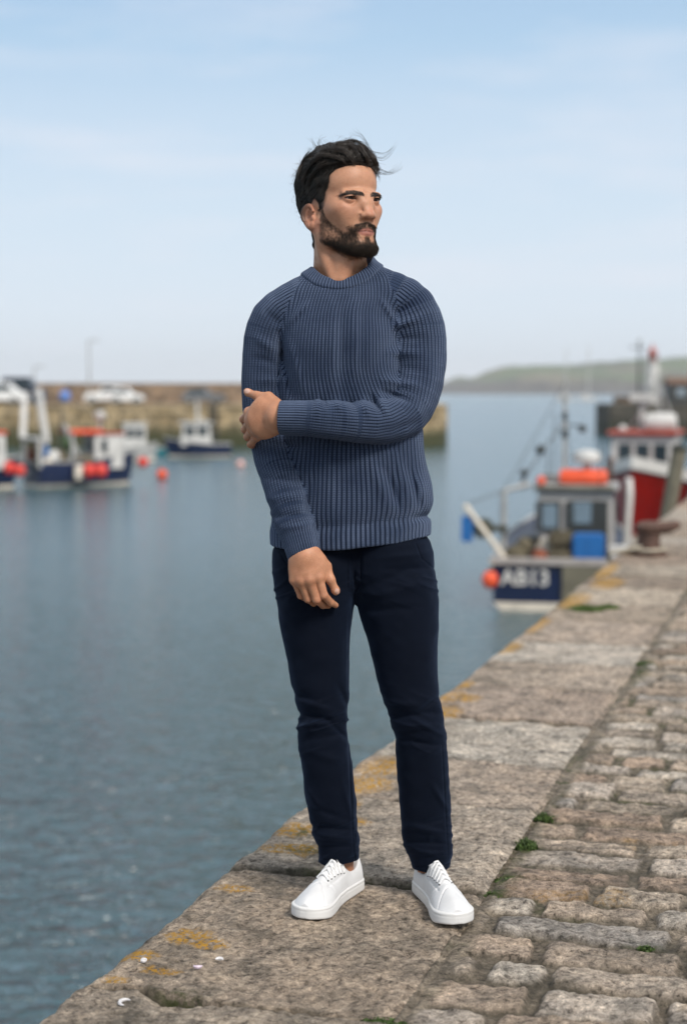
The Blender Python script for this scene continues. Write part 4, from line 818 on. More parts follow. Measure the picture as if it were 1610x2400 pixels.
# ================================================================== signed-distance modelling (numpy) -> smooth meshes
F32 = np.float32
def v3(*a): return np.array(a, F32)
def s_ell(p, c, r):
    q = (p - np.asarray(c, F32)) / np.asarray(r, F32); k0 = np.sqrt((q * q).sum(-1)) + 1e-6
    k1 = np.sqrt(((q / np.asarray(r, F32)) ** 2).sum(-1)) + 1e-9
    return k0 * (k0 - 1) / k1
def s_cap(p, a, b, ra, rb=None):
    rb = ra if rb is None else rb; a = np.asarray(a, F32); b = np.asarray(b, F32); d = b - a
    h = np.clip(((p - a) @ d) / (d @ d), 0, 1); q = p - a - h[..., None] * d
    return np.sqrt((q * q).sum(-1)) - (ra + (rb - ra) * h)
def smin(a, b, k):
    h = np.maximum(k - np.abs(a - b), 0) / k; return np.minimum(a, b) - h * h * k * 0.25
def smax(a, b, k): return -smin(-a, -b, k)
def extract(f, lo, hi, h, blk=12, lip=1.35, project=1):
    lo = np.asarray(lo, float); hi = np.asarray(hi, float)
    nb = np.ceil(((hi - lo) / h + 1) / blk).astype(int); n = nb * blk
    field = np.empty(n, F32)
    bi = np.stack(np.meshgrid(*[np.arange(k) for k in nb], indexing='ij'), -1).reshape(-1, 3)
    cen = (lo + (bi * blk + (blk - 1) / 2) * h).astype(F32)
    c = f(cen)
    act = np.abs(c) < blk * h * 0.87 * lip + h * 2
    fb = field.reshape(nb[0], blk, nb[1], blk, nb[2], blk)
    fb[:] = c.reshape(nb)[:, None, :, None, :, None]
    off = np.stack(np.meshgrid(*[np.arange(blk)] * 3, indexing='ij'), -1).reshape(-1, 3)
    ids = bi[act]
    for i in range(0, len(ids), 150):
        b = ids[i:i + 150]
        pts = (lo + (b[:, None, :] * blk + off[None]) * h).astype(F32).reshape(-1, 3)
        d = f(pts).reshape(len(b), blk, blk, blk)
        fb[b[:, 0], :, b[:, 1], :, b[:, 2], :] = d
    S = field < 0
    cnt = np.zeros(tuple(n - 1), np.int8)
    for dx in (0, 1):
        for dy in (0, 1):
            for dz in (0, 1): cnt += S[dx:n[0] - 1 + dx, dy:n[1] - 1 + dy, dz:n[2] - 1 + dz]
    cells = np.argwhere((cnt > 0) & (cnt < 8)); del cnt
    cid = (cells[:, 0] * n[1] + cells[:, 1]) * n[2] + cells[:, 2]
    corner = np.array([(x, y, z) for x in (0, 1) for y in (0, 1) for z in (0, 1)])
    vals = np.stack([field[cells[:, 0] + o[0], cells[:, 1] + o[1], cells[:, 2] + o[2]] for o in corner], 1)
    acc = np.zeros((len(cells), 3)); w = np.zeros(len(cells))
    for a in range(8):
        for b in range(a + 1, 8):
            if np.abs(corner[a] - corner[b]).sum() != 1: continue
            va, vb = vals[:, a], vals[:, b]; m = (va < 0) != (vb < 0)
            t = np.where(m, va / np.where(m, va - vb, 1), 0)
            acc += np.where(m[:, None], corner[a] + t[:, None] * (corner[b] - corner[a]), 0); w += m
    V = lo + (cells + acc / w[:, None]) * h
    Fs = []
    for ax in range(3):
        sl0 = [slice(1, None)] * 3; sl1 = [slice(1, None)] * 3
        sl0[ax] = slice(0, n[ax] - 1); sl1[ax] = slice(1, n[ax])
        A = S[tuple(sl0)]; B = S[tuple(sl1)]
        e = np.argwhere(A != B); st = A[tuple(e.T)]
        e = e + 1; e[:, ax] -= 1                         # grid vertex at the edge's lower end
        u, v = [(1, 2), (2, 0), (0, 1)][ax]
        q = []
        ok = np.ones(len(e), bool)
        for du, dv in ((-1, -1), (0, -1), (0, 0), (-1, 0)):
            cc = e.copy(); cc[:, u] += du; cc[:, v] += dv
            ok &= (cc >= 0).all(1) & (cc < n - 1).all(1)
            q.append((cc[:, 0] * n[1] + cc[:, 1]) * n[2] + cc[:, 2])
        q = np.stack(q, 1)[ok]; st = st[ok]
        q[~st] = q[~st][:, ::-1]
        Fs.append(np.searchsorted(cid, q))
    Fc = np.concatenate(Fs)
    for _ in range(project):
        p = V.astype(F32); e = h * 0.5; d0 = f(p)
        g = np.stack([f(p + np.eye(3, dtype=F32)[k] * F32(e)) - f(p - np.eye(3, dtype=F32)[k] * F32(e)) for k in range(3)], 1) / (2 * e)
        st = d0[:, None] * g / np.maximum((g * g).sum(1, keepdims=True), 0.15)
        st *= np.minimum(1, 0.7 * h / (np.abs(st).max(1, keepdims=True) + 1e-9)); V = V - st
    return V, Fc
def sdf_normals(f, V, e):
    p = V.astype(F32)
    g = np.stack([f(p + np.eye(3, dtype=F32)[k] * F32(e)) - f(p - np.eye(3, dtype=F32)[k] * F32(e)) for k in range(3)], 1)
    return g / (np.sqrt((g * g).sum(1, keepdims=True)) + 1e-12)
def catmull(pts, n):
    """smooth resample of rows of numbers"""
    p = np.asarray(pts, float); p = np.vstack([2 * p[0] - p[1], p, 2 * p[-1] - p[-2]]); m = len(p) - 3
    t = np.linspace(0, m, n); i = np.minimum(t.astype(int), m - 1); u = (t - i)[:, None]
    a, b, c, d = p[i], p[i + 1], p[i + 2], p[i + 3]
    return 0.5 * ((2 * b) + (-a + c) * u + (2 * a - 5 * b + 4 * c - d) * u * u + (-a + 3 * b - 3 * c + d) * u ** 3)
DP = 3.70                                         # distance of the man from the camera
def T(dx, dy, off=0.0): return np.array(D(dx, dy, DP + off))
def to_px(p):
    """preview pixel coordinates of world points (used only to lay folds out on the front of the clothes)"""
    x, y, z = p[..., 0], p[..., 1], p[..., 2] - CAM_H
    zc = y * _c - z * _s; yc = y * _s + z * _c
    return (CX + F_PX * x / zc) * (1568 / 1610), (CY - F_PX * yc / zc) * (2337 / 2400)
def folds(p, lst, front_y=None):
    """sum of soft ridges (+) and creases (-): (x0, y0, x1, y1, width, height_mm) in preview pixels"""
    X, Y = to_px(p); r = np.zeros(len(p), F32)
    for x0, y0, x1, y1, w, hgt in lst:
        m = (X > min(x0, x1) - 3 * w) & (X < max(x0, x1) + 3 * w) & (Y > min(y0, y1) - 3 * w) & (Y < max(y0, y1) + 3 * w)
        if not m.any(): continue
        xs, ys = X[m], Y[m]; dx, dy = x1 - x0, y1 - y0; L2 = dx * dx + dy * dy
        t = ((xs - x0) * dx + (ys - y0) * dy) / L2; tc = np.clip(t, 0, 1)
        d2 = (xs - x0 - tc * dx) ** 2 + (ys - y0 - tc * dy) ** 2
        r[m] += (hgt * 0.001 * np.exp(-d2 / (w * w) * 1.6) * (0.35 + 0.65 * np.sin(np.pi * np.clip(t, 0.0, 1.0)))).astype(F32)
    if front_y is not None: r *= (p[:, 1] < front_y)
    return r
class Limb:
    """round tube along a smooth path with changing radius"""
    def __init__(s, rows, n=20):
        q = catmull(rows, n); s.c = q[:, :3].astype(F32); s.r = q[:, 3].astype(F32)
        s.t = np.concatenate([[0], np.cumsum(np.linalg.norm(np.diff(s.c, axis=0), axis=1))]).astype(F32)
        tg = np.gradient(s.c, axis=0); s.tg = tg / np.linalg.norm(tg, axis=1, keepdims=True)
        s.lo = (s.c - s.r[:, None]).min(0) - 0.06; s.hi = (s.c + s.r[:, None]).max(0) + 0.06
    def d(s, p):
        out = np.full(len(p), 1.0, F32); m = ((p > s.lo) & (p < s.hi)).all(1)
        far = np.linalg.norm(np.maximum(np.maximum(s.lo - p, p - s.hi), 0), axis=1) + 0.05
        out = far.astype(F32)
        if m.any():
            q = p[m]; b = np.full(len(q), 9.0, F32)
            for i in range(len(s.c) - 1): b = np.minimum(b, s_cap(q, s.c[i], s.c[i + 1], s.r[i], s.r[i + 1]))
            out[m] = b
        return out
    def param(s, p):
        best = np.full(len(p), 9.0, F32); t = np.zeros(len(p), F32); seg = np.zeros(len(p), int); hh = np.zeros(len(p), F32)
        for i in range(len(s.c) - 1):
            a, b = s.c[i], s.c[i + 1]; d = b - a; h = np.clip(((p - a) @ d) / (d @ d), 0, 1); q = p - a - h[:, None] * d
            dd = np.sqrt((q * q).sum(1)) - (s.r[i] + (s.r[i + 1] - s.r[i]) * h); m = dd < best
            best[m] = dd[m]; seg[m] = i; hh[m] = h[m]
        c = s.c[seg] + hh[:, None] * (s.c[seg + 1] - s.c[seg]); tg = s.tg[seg] * (1 - hh[:, None]) + s.tg[seg + 1] * hh[:, None]
        tg /= np.linalg.norm(tg, axis=1, keepdims=True)
        ref = np.array([0, -1, 0], F32); a = ref - tg * (tg @ ref)[:, None]; a /= np.linalg.norm(a, axis=1, keepdims=True) + 1e-9
        b = np.cross(tg, a); q = p - c
        return s.t[seg] + hh * (s.t[seg + 1] - s.t[seg]), np.arctan2((q * b).sum(1), (q * a).sum(1))
class Stack:
    """upright solid from traced left/right outlines: rows (dy, xl, xr, off, ry) in preview pixels and metres"""
    def __init__(s, rows, n=2.4, res=120):
        L = []
        for dy, xl, xr, off, ry in rows:
            a, b = T(xl, dy, off), T(xr, dy, off); L.append((a[2], (a[0] + b[0]) / 2, (b[0] - a[0]) / 2, DP + off, ry))
        q = catmull(L, res); q = q[np.argsort(q[:, 0])]; s.q = q; s.n = n; s.z0, s.z1 = q[0, 0], q[-1, 0]
    def par(s, z): return [np.interp(z, s.q[:, 0], s.q[:, k]).astype(F32) for k in (1, 2, 3, 4)]
    def d(s, p, capped=True):
        cx, rx, cy, ry = s.par(p[:, 2]); n = s.n
        u = np.abs((p[:, 0] - cx) / rx); v = np.abs((p[:, 1] - cy) / ry)
        k = (u ** n + v ** n + 1e-9) ** (1 / n)
        dd = (k - 1) * np.minimum(rx, ry) * np.where(k > 1, 0.92, 1)
        if capped: dd = np.maximum(dd, np.maximum(s.z0 - p[:, 2], p[:, 2] - s.z1))
        return dd
def rigid(parent, o): o.parent = parent; return o
# ================================================================== the man: clothes, hands, shoes
MAN = empty('person', (0.06, 3.66, 0.0))
tag(MAN, 'bearded man in ribbed blue jumper and navy jeans holding his own elbow', 'person')
MAN_I = Matrix.Translation(-MAN.location)
def man_part(o, parent=None):
    """hang a world-space mesh under the man without moving it"""
    o.parent = parent or MAN
    if (parent or MAN) is MAN: o.matrix_parent_inverse = MAN_I
    return o
# ---------------------------------------------------------------- jumper
torso = Stack([
    (585, 742, 846, .034, .056), (598, 730, 856, .031, .060), (612, 714, 872, .027, .065), (628, 698, 890, .022, .073), (648, 682, 902, .017, .083), (680, 664, 912, .009, .097), (720, 650, 908, .003, .111), (780, 640, 912, 0, .127), (850, 634, 918, 0, .128),
    (920, 634, 950, 0, .124), (965, 634, 965, 0, .120), (1010, 632, 968, 0, .120), (1060, 626, 974, 0, .122), (1110, 619, 984, 0, .124), (1150, 614, 989, 0, .125), (1180, 614, 987, 0, .124),
    (1210, 615, 985, 0, .122), (1240, 616, 985, 0, .121), (1275, 617, 985, 0, .120)], n=2.35)
def row(x, y, o, r): return (*T(x, y, o), r)
armL = Limb([row(838, 672, .004, .046), row(884, 672, .002, .052), row(930, 698, .0, .061), row(950, 748, -.002, .0645), row(955, 810, -.01, .064), row(950, 880, -.028, .061), row(925, 940, -.062, .056), row(868, 965, -.112, .051),
             row(800, 963, -.150, .049), row(735, 958, -.168, .0445), row(690, 954, -.172, .0405), row(640, 953, -.168, .0385)], 26)
armR = Limb([row(722, 680, .004, .046), row(680, 692, .002, .051), row(632, 722, .0, .054), row(611, 775, .0, .055), row(606, 840, .0, .0545), row(608, 905, .0, .056), row(620, 975, -.004, .0575), row(634, 1040, -.030, .057),
             row(652, 1110, -.072, .0525), row(668, 1175, -.104, .047), row(682, 1222, -.120, .042), row(694, 1266, -.132, .0385)], 26)
SW_FOLDS = [(785, 690, 782, 900, 16, -7), (760, 700, 756, 880, 14, 4), (812, 690, 808, 850, 14, 5), (636, 760, 668, 905, 11, -7), (660, 780, 690, 890, 12, 4), (640, 742, 612, 716, 12, -4), (628, 800, 584, 770, 14, 5), (628, 830, 580, 815, 12, -4),
            (640, 868, 590, 868, 13, 4), (905, 745, 888, 800, 12, -1.5), (905, 720, 950, 690, 12, -4), (900, 745, 958, 726, 12, 6), (912, 775, 962, 772, 12, -4), (890, 805, 965, 806, 13, 5), (912, 838, 965, 846, 11, -3),
            (878, 868, 955, 880, 12, 6), (870, 892, 935, 915, 9, -7), (862, 895, 880, 940, 10, 6), (846, 905, 868, 945, 8, -6), (826, 908, 842, 950, 10, 5), (800, 912, 815, 950, 9, -4), (765, 912, 778, 935, 10, 4), (738, 914, 748, 935, 8, -3), (726, 912, 722, 950, 10, 4),
            (880, 985, 960, 960, 13, -4), (700, 1000, 900, 1022, 12, -4), (905, 1050, 945, 1150, 16, 3), (930, 1060, 958, 1160, 14, -3), (950, 1085, 972, 1160, 16, 3), (850, 1060, 890, 1170, 16, 4), (880, 1070, 912, 1160, 10, -4), (720, 1080, 700, 1180, 14, -4), (760, 1040, 750, 1180, 18, 3),
            (940, 1185, 990, 1175, 9, -4), (618, 1150, 640, 1190, 12, -4), (604, 1010, 690, 1020, 11, -5), (590, 1050, 680, 1065, 13, 4), (600, 1090, 690, 1098, 10, -4), (612, 1140, 700, 1130, 12, 4), (625, 1180, 705, 1172, 9, -4), (640, 1205, 715, 1195, 10, 4),
            (700, 690, 660, 740, 10, 3), (868, 680, 905, 740, 9, 3)]
neckC = np.array(T(779, 640, .028)); HEM_A, HEM_B = T(617, 1252, -.12), T(985, 1236, -.12); hemN = np.array([-(HEM_B[2] - HEM_A[2]), 0, HEM_B[0] - HEM_A[0]]); hemN /= np.linalg.norm(hemN)
cuffL_t = armL.tg[-1]; cuffR_t = np.array(T(696, 1266, -.132) - T(672, 1200, -.11)); cuffR_t /= np.linalg.norm(cuffR_t)
def jumper_parts(p):
    t = torso.d(p); l = armL.d(p); r = armR.d(p)
    l = np.maximum(l, (p - armL.c[-1]) @ cuffL_t.astype(F32)); r = np.maximum(r, (p - armR.c[-1]) @ cuffR_t.astype(F32))
    return t, l, r
def f_jumper0(p):
    t, l, r = jumper_parts(p)
    below = ((HEM_A + HEM_B).astype(F32) * 0.5 - p) @ hemN.astype(F32) - 0.010 * np.cos((p[:, 0] + 0.02) * 9)
    hemz = below                                            # pull-in of the ribbed hem
    t = t + 0.0035 * np.exp(-((hemz + 0.055) / 0.016) ** 2).astype(F32) + 0.0045 * np.exp(-((hemz + 0.02) / 0.022) ** 2).astype(F32) * 0
    t = smax(t, below.astype(F32), 0.006)
    z = p[:, 2]; up = sstep(T(0, 830)[2], T(0, 740)[2], z).astype(F32)
    k = 0.004 + 0.030 * up
    d = smin(t, l, k); d = smin(d, r, k)
    n = 0.0022 * (vnoise(p[:, 0] * 16, p[:, 1] * 16, p[:, 2] * 13, seed=321) + 0.5 * vnoise(p[:, 0] * 34, p[:, 1] * 34, p[:, 2] * 28, seed=322))
    return (d - 1.3 * folds(p, SW_FOLDS, 3.78) - n).astype(F32)
def neck_hole(p):
    q = p - np.array(T(781, 640, .026), F32) - np.array([0, -.010, .034], F32); q[:, 2] -= 0.16 * q[:, 0]
    return s_ell(q, (0, 0, 0), (.0715, .090, .077))
def f_jumper(p): return np.maximum(f_jumper0(p), -neck_hole(p) + F32(.004)).astype(F32)
def f_collar(p):
    e = neck_hole(p); b = f_jumper0(p)
    r = (e - 0.0125) / 0.0135; lift = 0.0014 * np.sqrt(np.clip(1 - r * r, 0, 1))
    d = smax(np.abs(b - 0.0004) - 0.0036 - lift, np.abs(e - 0.0125) - 0.0135, 0.004)
    return np.maximum(d, T(0, 586)[2] - 1e9 + 0 * d).astype(F32)
# knit: ribs follow u, stitches follow v
def knit_material(name, fine=False):
    k = NT(name); uv = k.n('ShaderNodeUVMap').outputs[0]; sp = k.n('ShaderNodeSeparateXYZ'); k.l(uv, sp.inputs[0])
    u, v = sp.outputs[0], sp.outputs[1]
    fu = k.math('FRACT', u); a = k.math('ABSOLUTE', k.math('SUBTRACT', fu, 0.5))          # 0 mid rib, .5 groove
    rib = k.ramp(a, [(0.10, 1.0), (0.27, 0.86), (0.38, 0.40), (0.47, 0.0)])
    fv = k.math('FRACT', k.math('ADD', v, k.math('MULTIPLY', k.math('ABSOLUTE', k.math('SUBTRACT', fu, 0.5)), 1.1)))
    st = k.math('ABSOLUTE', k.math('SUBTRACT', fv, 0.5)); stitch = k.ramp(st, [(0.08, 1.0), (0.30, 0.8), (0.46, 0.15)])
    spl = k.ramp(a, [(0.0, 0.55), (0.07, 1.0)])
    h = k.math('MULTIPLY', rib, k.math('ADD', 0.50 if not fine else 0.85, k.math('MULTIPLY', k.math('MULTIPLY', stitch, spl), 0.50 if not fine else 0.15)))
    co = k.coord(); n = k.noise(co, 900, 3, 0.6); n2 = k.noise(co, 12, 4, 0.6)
    worn = k.math('MULTIPLY', h, k.ramp(n2, [(0.3, 0.75), (0.7, 1.05)]))  # faded ridges, with the shade between ribs put into the groove colour
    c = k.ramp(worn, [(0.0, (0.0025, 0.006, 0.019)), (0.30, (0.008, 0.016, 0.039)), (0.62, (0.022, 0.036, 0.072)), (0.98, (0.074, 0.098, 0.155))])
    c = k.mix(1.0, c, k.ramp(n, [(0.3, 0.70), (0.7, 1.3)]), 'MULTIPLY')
    k.l(c, k.b.inputs['Base Color']); k.setv(Roughness=0.95); k.b.inputs['Specular IOR Level'].default_value = 0.15
    k.b.inputs['Sheen Weight'].default_value = 0.25; k.b.inputs['Sheen Roughness'].default_value = 0.5; k.b.inputs['Sheen Tint'].default_value = (0.5, 0.65, 1, 1)
    b = k.bump(h, 0.9, 0.0042); k.l(b, k.b.inputs['Normal'])
    return k.m
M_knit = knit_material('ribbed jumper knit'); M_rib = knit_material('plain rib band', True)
def superarc(n, asp, m=721):
    a = np.linspace(-np.pi, np.pi, m); x = np.sign(np.cos(a)) * np.abs(np.cos(a)) ** (2 / n); y = asp * np.sign(np.sin(a)) * np.abs(np.sin(a)) ** (2 / n)
    L = np.concatenate([[0], np.cumsum(np.hypot(np.diff(x), np.diff(y)))]); return np.arctan2(y / asp, x)[1:-1], L[1:-1], L[-1]
def build_jumper():
    V, Fc = extract(f_jumper, (-.28, 3.42, .80), (.27, 3.90, 1.57), 0.0026, project=1)
    p = V.astype(F32); t, l, r = jumper_parts(p)
    # raglan: the sleeve owns a strip up to the collar, the body owns the rest
    own_v = np.stack([t - 0.003, l, r], 1)
    fc = V[Fc].mean(1).astype(F32); ov = own_v[Fc].mean(1); own = ov.argmin(1)
    UV = np.zeros((len(Fc), 4, 2), F32); hem = np.zeros((len(Fc)), bool)
    # torso
    ang, L, tot = superarc(2.35, 0.66); o = np.argsort(ang)
    cx, rx, cy, ry = torso.par(p[:, 2]); th = np.arctan2((p[:, 1] - cy) / ry, (p[:, 0] - cx) / rx)
    RIB = 92
    ut = np.interp(th, ang[o], L[o]) / tot * RIB; vt = p[:, 2] / 0.0054
    tl, pl = armL.param(p); tr, pr = armR.param(p)
    NR = 43
    for i, (uu, vv) in enumerate(((ut, vt), (pl / (2 * np.pi) * NR, tl / 0.0054), (pr / (2 * np.pi) * NR, tr / 0.0054))):
        m = own == i; U = uu[Fc[m]]; per = RIB if i == 0 else NR
        U = U - np.round((U - U[:, :1]) / per) * per                       # no tear where the angle wraps round
        UV[m, :, 0] = U; UV[m, :, 1] = vv[Fc[m]]
    below = ((HEM_A + HEM_B) * 0.5 - fc) @ hemN - 0.010 * np.cos((fc[:, 0] + 0.02) * 9)
    mi = ((own == 0) & (below > -0.055)) | ((own == 1) & (tl[Fc].mean(1) > armL.t[-1] - 0.062)) | ((own == 2) & (tr[Fc].mean(1) > armR.t[-1] - 0.066))
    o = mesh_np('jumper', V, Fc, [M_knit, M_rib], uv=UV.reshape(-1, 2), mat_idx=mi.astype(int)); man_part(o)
    return o
JUMPER = build_jumper()
def build_collar():
    """ribbed crew neck: a soft band lying round the neck hole"""
    c = np.array(T(783, 640, .026))
    V, Fc = extract(f_collar, c + np.array([-.14, -.14, -.08]), c + np.array([.14, .14, .09]), 0.0019, project=1)
    q = V - c; an = np.arctan2(q[:, 1] + 0.01, q[:, 0]); u = an / (2 * np.pi) * 84
    U = u[Fc]; U = U - np.round((U - U[:, :1]) / 84) * 84; e = neck_hole(V.astype(F32)) / 0.0046
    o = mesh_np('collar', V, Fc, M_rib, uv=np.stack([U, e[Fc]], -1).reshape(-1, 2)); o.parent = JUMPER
build_collar()
# ---------------------------------------------------------------- jeans
legR_ = Stack([(1180, 642, 835, 0, .098), (1235, 632, 833, 0, .102), (1262, 622, 832, 0, .109), (1330, 625, 822, 0, .110), (1362, 630, 812, -.002, .106), (1400, 635, 805, -.004, .100), (1430, 640, 801, -.005, .096), (1500, 655, 798, -.008, .086), (1570, 668, 797, -.012, .077), (1615, 679, 795, -.015, .070),
    (1635, 683, 793, -.016, .068), (1660, 681, 792, -.016, .067), (1690, 679, 796, -.012, .066), (1750, 690, 804, .0, .067), (1830, 700, 813, .018, .064), (1900, 713, 817, .034, .058), (1935, 725, 818, .040, .054), (1966, 727, 818, .042, .054), (1990, 727, 818, .044, .054)], n=2.15)
legL_ = Stack([(1180, 785, 962, 0, .098), (1222, 785, 974, 0, .102), (1246, 785, 985, 0, .108), (1330, 797, 997, 0, .110), (1362, 812, 999, -.002, .106), (1400, 820, 1000, -.004, .101), (1450, 836, 1000, -.006, .094), (1510, 851, 998, -.010, .085), (1570, 866, 1001, -.014, .077), (1620, 884, 1007, -.016, .070),
    (1650, 892, 1012, -.016, .068), (1680, 900, 1016, -.014, .067), (1750, 905, 1022, .0, .066), (1840, 912, 1029, .014, .063), (1920, 921, 1031, .024, .057), (1955, 932, 1030, .028, .055), (1978, 940, 1028, .030, .054), (2000, 941, 1028, .030, .054)], n=2.15)
LEG_FOLDS = [(684, 1630, 780, 1650, 10, -6), (680, 1600, 760, 1622, 11, 4), (680, 1660, 790, 1640, 9, 5), (690, 1690, 795, 1672, 11, -4), (700, 1715, 790, 1740, 12, 3), (670, 1580, 720, 1600, 9, -3), (770, 1560, 798, 1625, 9, -4), (745, 1640, 796, 1690, 8, -4), (690, 1790, 740, 1860, 12, 4), (705, 1840, 790, 1870, 10, -4), (715, 1885, 815, 1895, 9, -5),
    (715, 1905, 812, 1918, 9, 5), (722, 1930, 812, 1932, 8, -4), (780, 1780, 806, 1880, 8, 3), (880, 1600, 960, 1612, 10, 3), (890, 1640, 985, 1625, 9, -5), (895, 1660, 1000, 1655, 10, 5), (905, 1685, 1005, 1700, 10, -5), (940, 1640, 1010, 1680, 8, 4), (1000, 1590, 960, 1620, 8, -4), (1016, 1700, 960, 1730, 10, 3), (985, 1790, 1022, 1850, 9, 4), (965, 1880, 1025, 1862, 9, -4),
    (930, 1885, 1026, 1905, 9, 4), (925, 1920, 1028, 1925, 8, -5), (930, 1945, 1028, 1948, 8, 4), (820, 1345, 960, 1290, 12, -3), (826, 1366, 980, 1330, 14, 3), (832, 1395, 960, 1385, 12, -3), (800, 1350, 700, 1310, 12, -3), (800, 1375, 680, 1370, 14, 3), (797, 1270, 797, 1340, 3, 1.5), (822, 1270, 824, 1335, 3, -1.2),
    (860, 1275, 985, 1262, 10, 3), (875, 1300, 992, 1295, 10, -3), (812, 1356, 806, 1300, 5, -2)]
SEAMS = [(822, 1240, 824, 1330, 2.2, -2.0), (830, 1240, 832, 1325, 2.2, 1.2), (824, 1330, 813, 1352, 2.2, -1.6), (948, 1238, 962, 1275, 2.4, -2.4), (962, 1275, 993, 1300, 2.4, -2.4), (795, 1400, 793, 1580, 2.2, -1.5), (793, 1640, 806, 1950, 2.2, -1.8), (800, 1640, 812, 1950, 2, 1.2), (1008, 1700, 1022, 1960, 2.2, -1.6), (640, 1262, 668, 1310, 2.4, -2.0)]
HEMS = [(T(727, 1964, .042), T(818, 1957, .042)), (T(940, 1979, .03), T(1028, 1973, .03))]
def f_jeans(p):
    ds = []
    for st, (a, b) in zip((legR_, legL_), HEMS):
        d = st.d(p); z = a[2] + (b[2] - a[2]) * (p[:, 0] - a[0]) / (b[0] - a[0])
        hem = (p[:, 2] - z); d = d + 0.0016 * np.exp(-((hem - 0.014) / 0.0022) ** 2).astype(F32)
        d = np.maximum(d, -hem)
        ds.append(d)
    k = 0.006 + 0.022 * sstep(T(0, 1400)[2], T(0, 1330)[2], p[:, 2])
    d = smin(ds[0], ds[1], k.astype(F32))
    n = 0.0016 * (vnoise(p[:, 0] * 18, p[:, 1] * 18, p[:, 2] * 30, seed=301) + 0.5 * vnoise(p[:, 0] * 40, p[:, 1] * 40, p[:, 2] * 55, seed=302))
    X, Y = to_px(p); wn = (X + 18 * vnoise(X / 60, Y / 60, seed=311)) ; cz = 0.55 * X
    rg_ = 1 - 2.2 * np.abs(vnoise(wn / 44 + (Y - cz) / 120, (Y + 0.35 * np.where(X < 812, X, -X)) / 21, seed=312)); zone = np.exp(-((Y - 1650) / 62) ** 2) + 0.9 * np.exp(-((Y - 1925) / 55) ** 2) + 0.7 * np.exp(-((Y - 1345) / 45) ** 2)
    n = n + 0.0032 * np.clip(rg_, -0.3, 1) * zone
    return (d - 1.35 * folds(p, LEG_FOLDS, 3.80) - folds(p, SEAMS, 3.80) - n).astype(F32)
def jeans_material():
    k = NT('navy denim'); co = k.coord()
    tw = k.n('ShaderNodeTexWave', wave_type='BANDS', bands_direction='DIAGONAL'); k.l(co, tw.inputs[0]); tw.inputs['Scale'].default_value = 260; tw.inputs['Distortion'].default_value = 1.5
    n = k.noise(co, 7, 5, 0.6); n2 = k.noise(co, 500, 2)
    c = k.mix(n, (0.0008, 0.0019, 0.0056), (0.0019, 0.0042, 0.0108)); c = k.mix(1.0, c, k.ramp(n2, [(0.3, 0.8), (0.7, 1.3)]), 'MULTIPLY')
    k.l(c, k.b.inputs['Base Color']); k.setv(Roughness=0.85); k.b.inputs['Specular IOR Level'].default_value = 0.10
    k.b.inputs['Sheen Weight'].default_value = 0.08; k.b.inputs['Sheen Tint'].default_value = (0.3, 0.5, 1, 1)
    k.l(k.bump(tw.outputs[1], 0.25, 0.0006), k.b.inputs['Normal']); return k.m
V_, F_ = extract(f_jeans, (-.22, 3.52, .05), (.25, 3.90, 1.02), 0.0027, project=1)
JEANS = man_part(mesh_np('jeans', V_, F_, jeans_material()))
# stitching round the hems and down the inner seam
# ---------------------------------------------------------------- trainers
M_leather = M_simple('white leather', (0.62, 0.62, 0.625), 0.5, var=0.07, scale=18, bump=0.12, bscale=300)
M_sole = M_simple('white rubber sole', (0.63, 0.625, 0.615), 0.55, var=0.03, bump=0.08, bscale=300)
M_lace = M_simple('white laces', (0.78, 0.78, 0.78), 0.8, var=0.05, bump=0.5, bscale=700)
M_eyelet = M_simple('dark eyelets', (0.03, 0.03, 0.03), 0.8)
def outline(f):
    """half widths (outer, inner) of the sole along its length, f in 0..1 from heel to toe"""
    return np.interp(f, _OX, _OO), np.interp(f, _OX, _OI)
_OX = np.linspace(0, 1, 500)
def _smooth(y, w=26):
    k = np.hanning(2 * w + 1); k /= k.sum(); return np.convolve(np.pad(y, w, mode='edge'), k, 'valid')
def _ends(y):
    h = np.clip(1 - ((0.10 - _OX) / 0.10).clip(0, 1) ** 2.1, 0, 1) ** 0.5; t = np.clip(1 - ((_OX - 0.80) / 0.20).clip(0, 1) ** 2.3, 0, 1) ** 0.5
    return y * h * t
_OO = _ends(_smooth(np.interp(_OX, [0, .12, .25, .4, .55, .68, .78, 1.0], [.034, .034, .034, .036, .044, .051, .0515, .050])))
_OI = _ends(_smooth(np.interp(_OX, [0, .12, .25, .4, .55, .68, .78, 1.0], [.034, .034, .033, .031, .034, .042, .046, .050])))
_TOP = _smooth(np.interp(_OX, [0, .05, .15, .26, .36, .46, .58, .70, .80, .90, .96, 1.0], [.083, .090, .078, .077, .100, .098, .086, .073, .064, .055, .047, .037]), 14)
SL = 0.298
def f_sole2d(f, l):
    """signed-ish distance to the sole outline, metres; l>0 is the outer side"""
    ff = np.clip(f / SL, 0, 1); o, i = outline(ff); e = np.where(l > 0, l - o, -l - i)
    g = 0.5 * (np.clip(ff - 0.9, 0, 1) * 8 + np.clip(0.06 - ff, 0, 1) * 14)
    e = e / np.sqrt(1 + g * g)
    return np.maximum(e, np.maximum(-f, f - SL))
def f_sole(q):
    d2 = f_sole2d(q[:, 0], q[:, 1]); u = q[:, 2]; h = 0.031 + 0.004 * sstep(0.75, 1, q[:, 0] / SL) - 0.002 * sstep(0.4, 0, q[:, 0] / SL)
    toe = 0.008 * sstep(0.78, 1.0, q[:, 0] / SL)
    d2 = d2 + 0.0012 * np.exp(-((u - h + 0.008) / 0.0016) ** 2)
    return smax(d2, np.maximum(u - h, toe - u), 0.006).astype(F32)
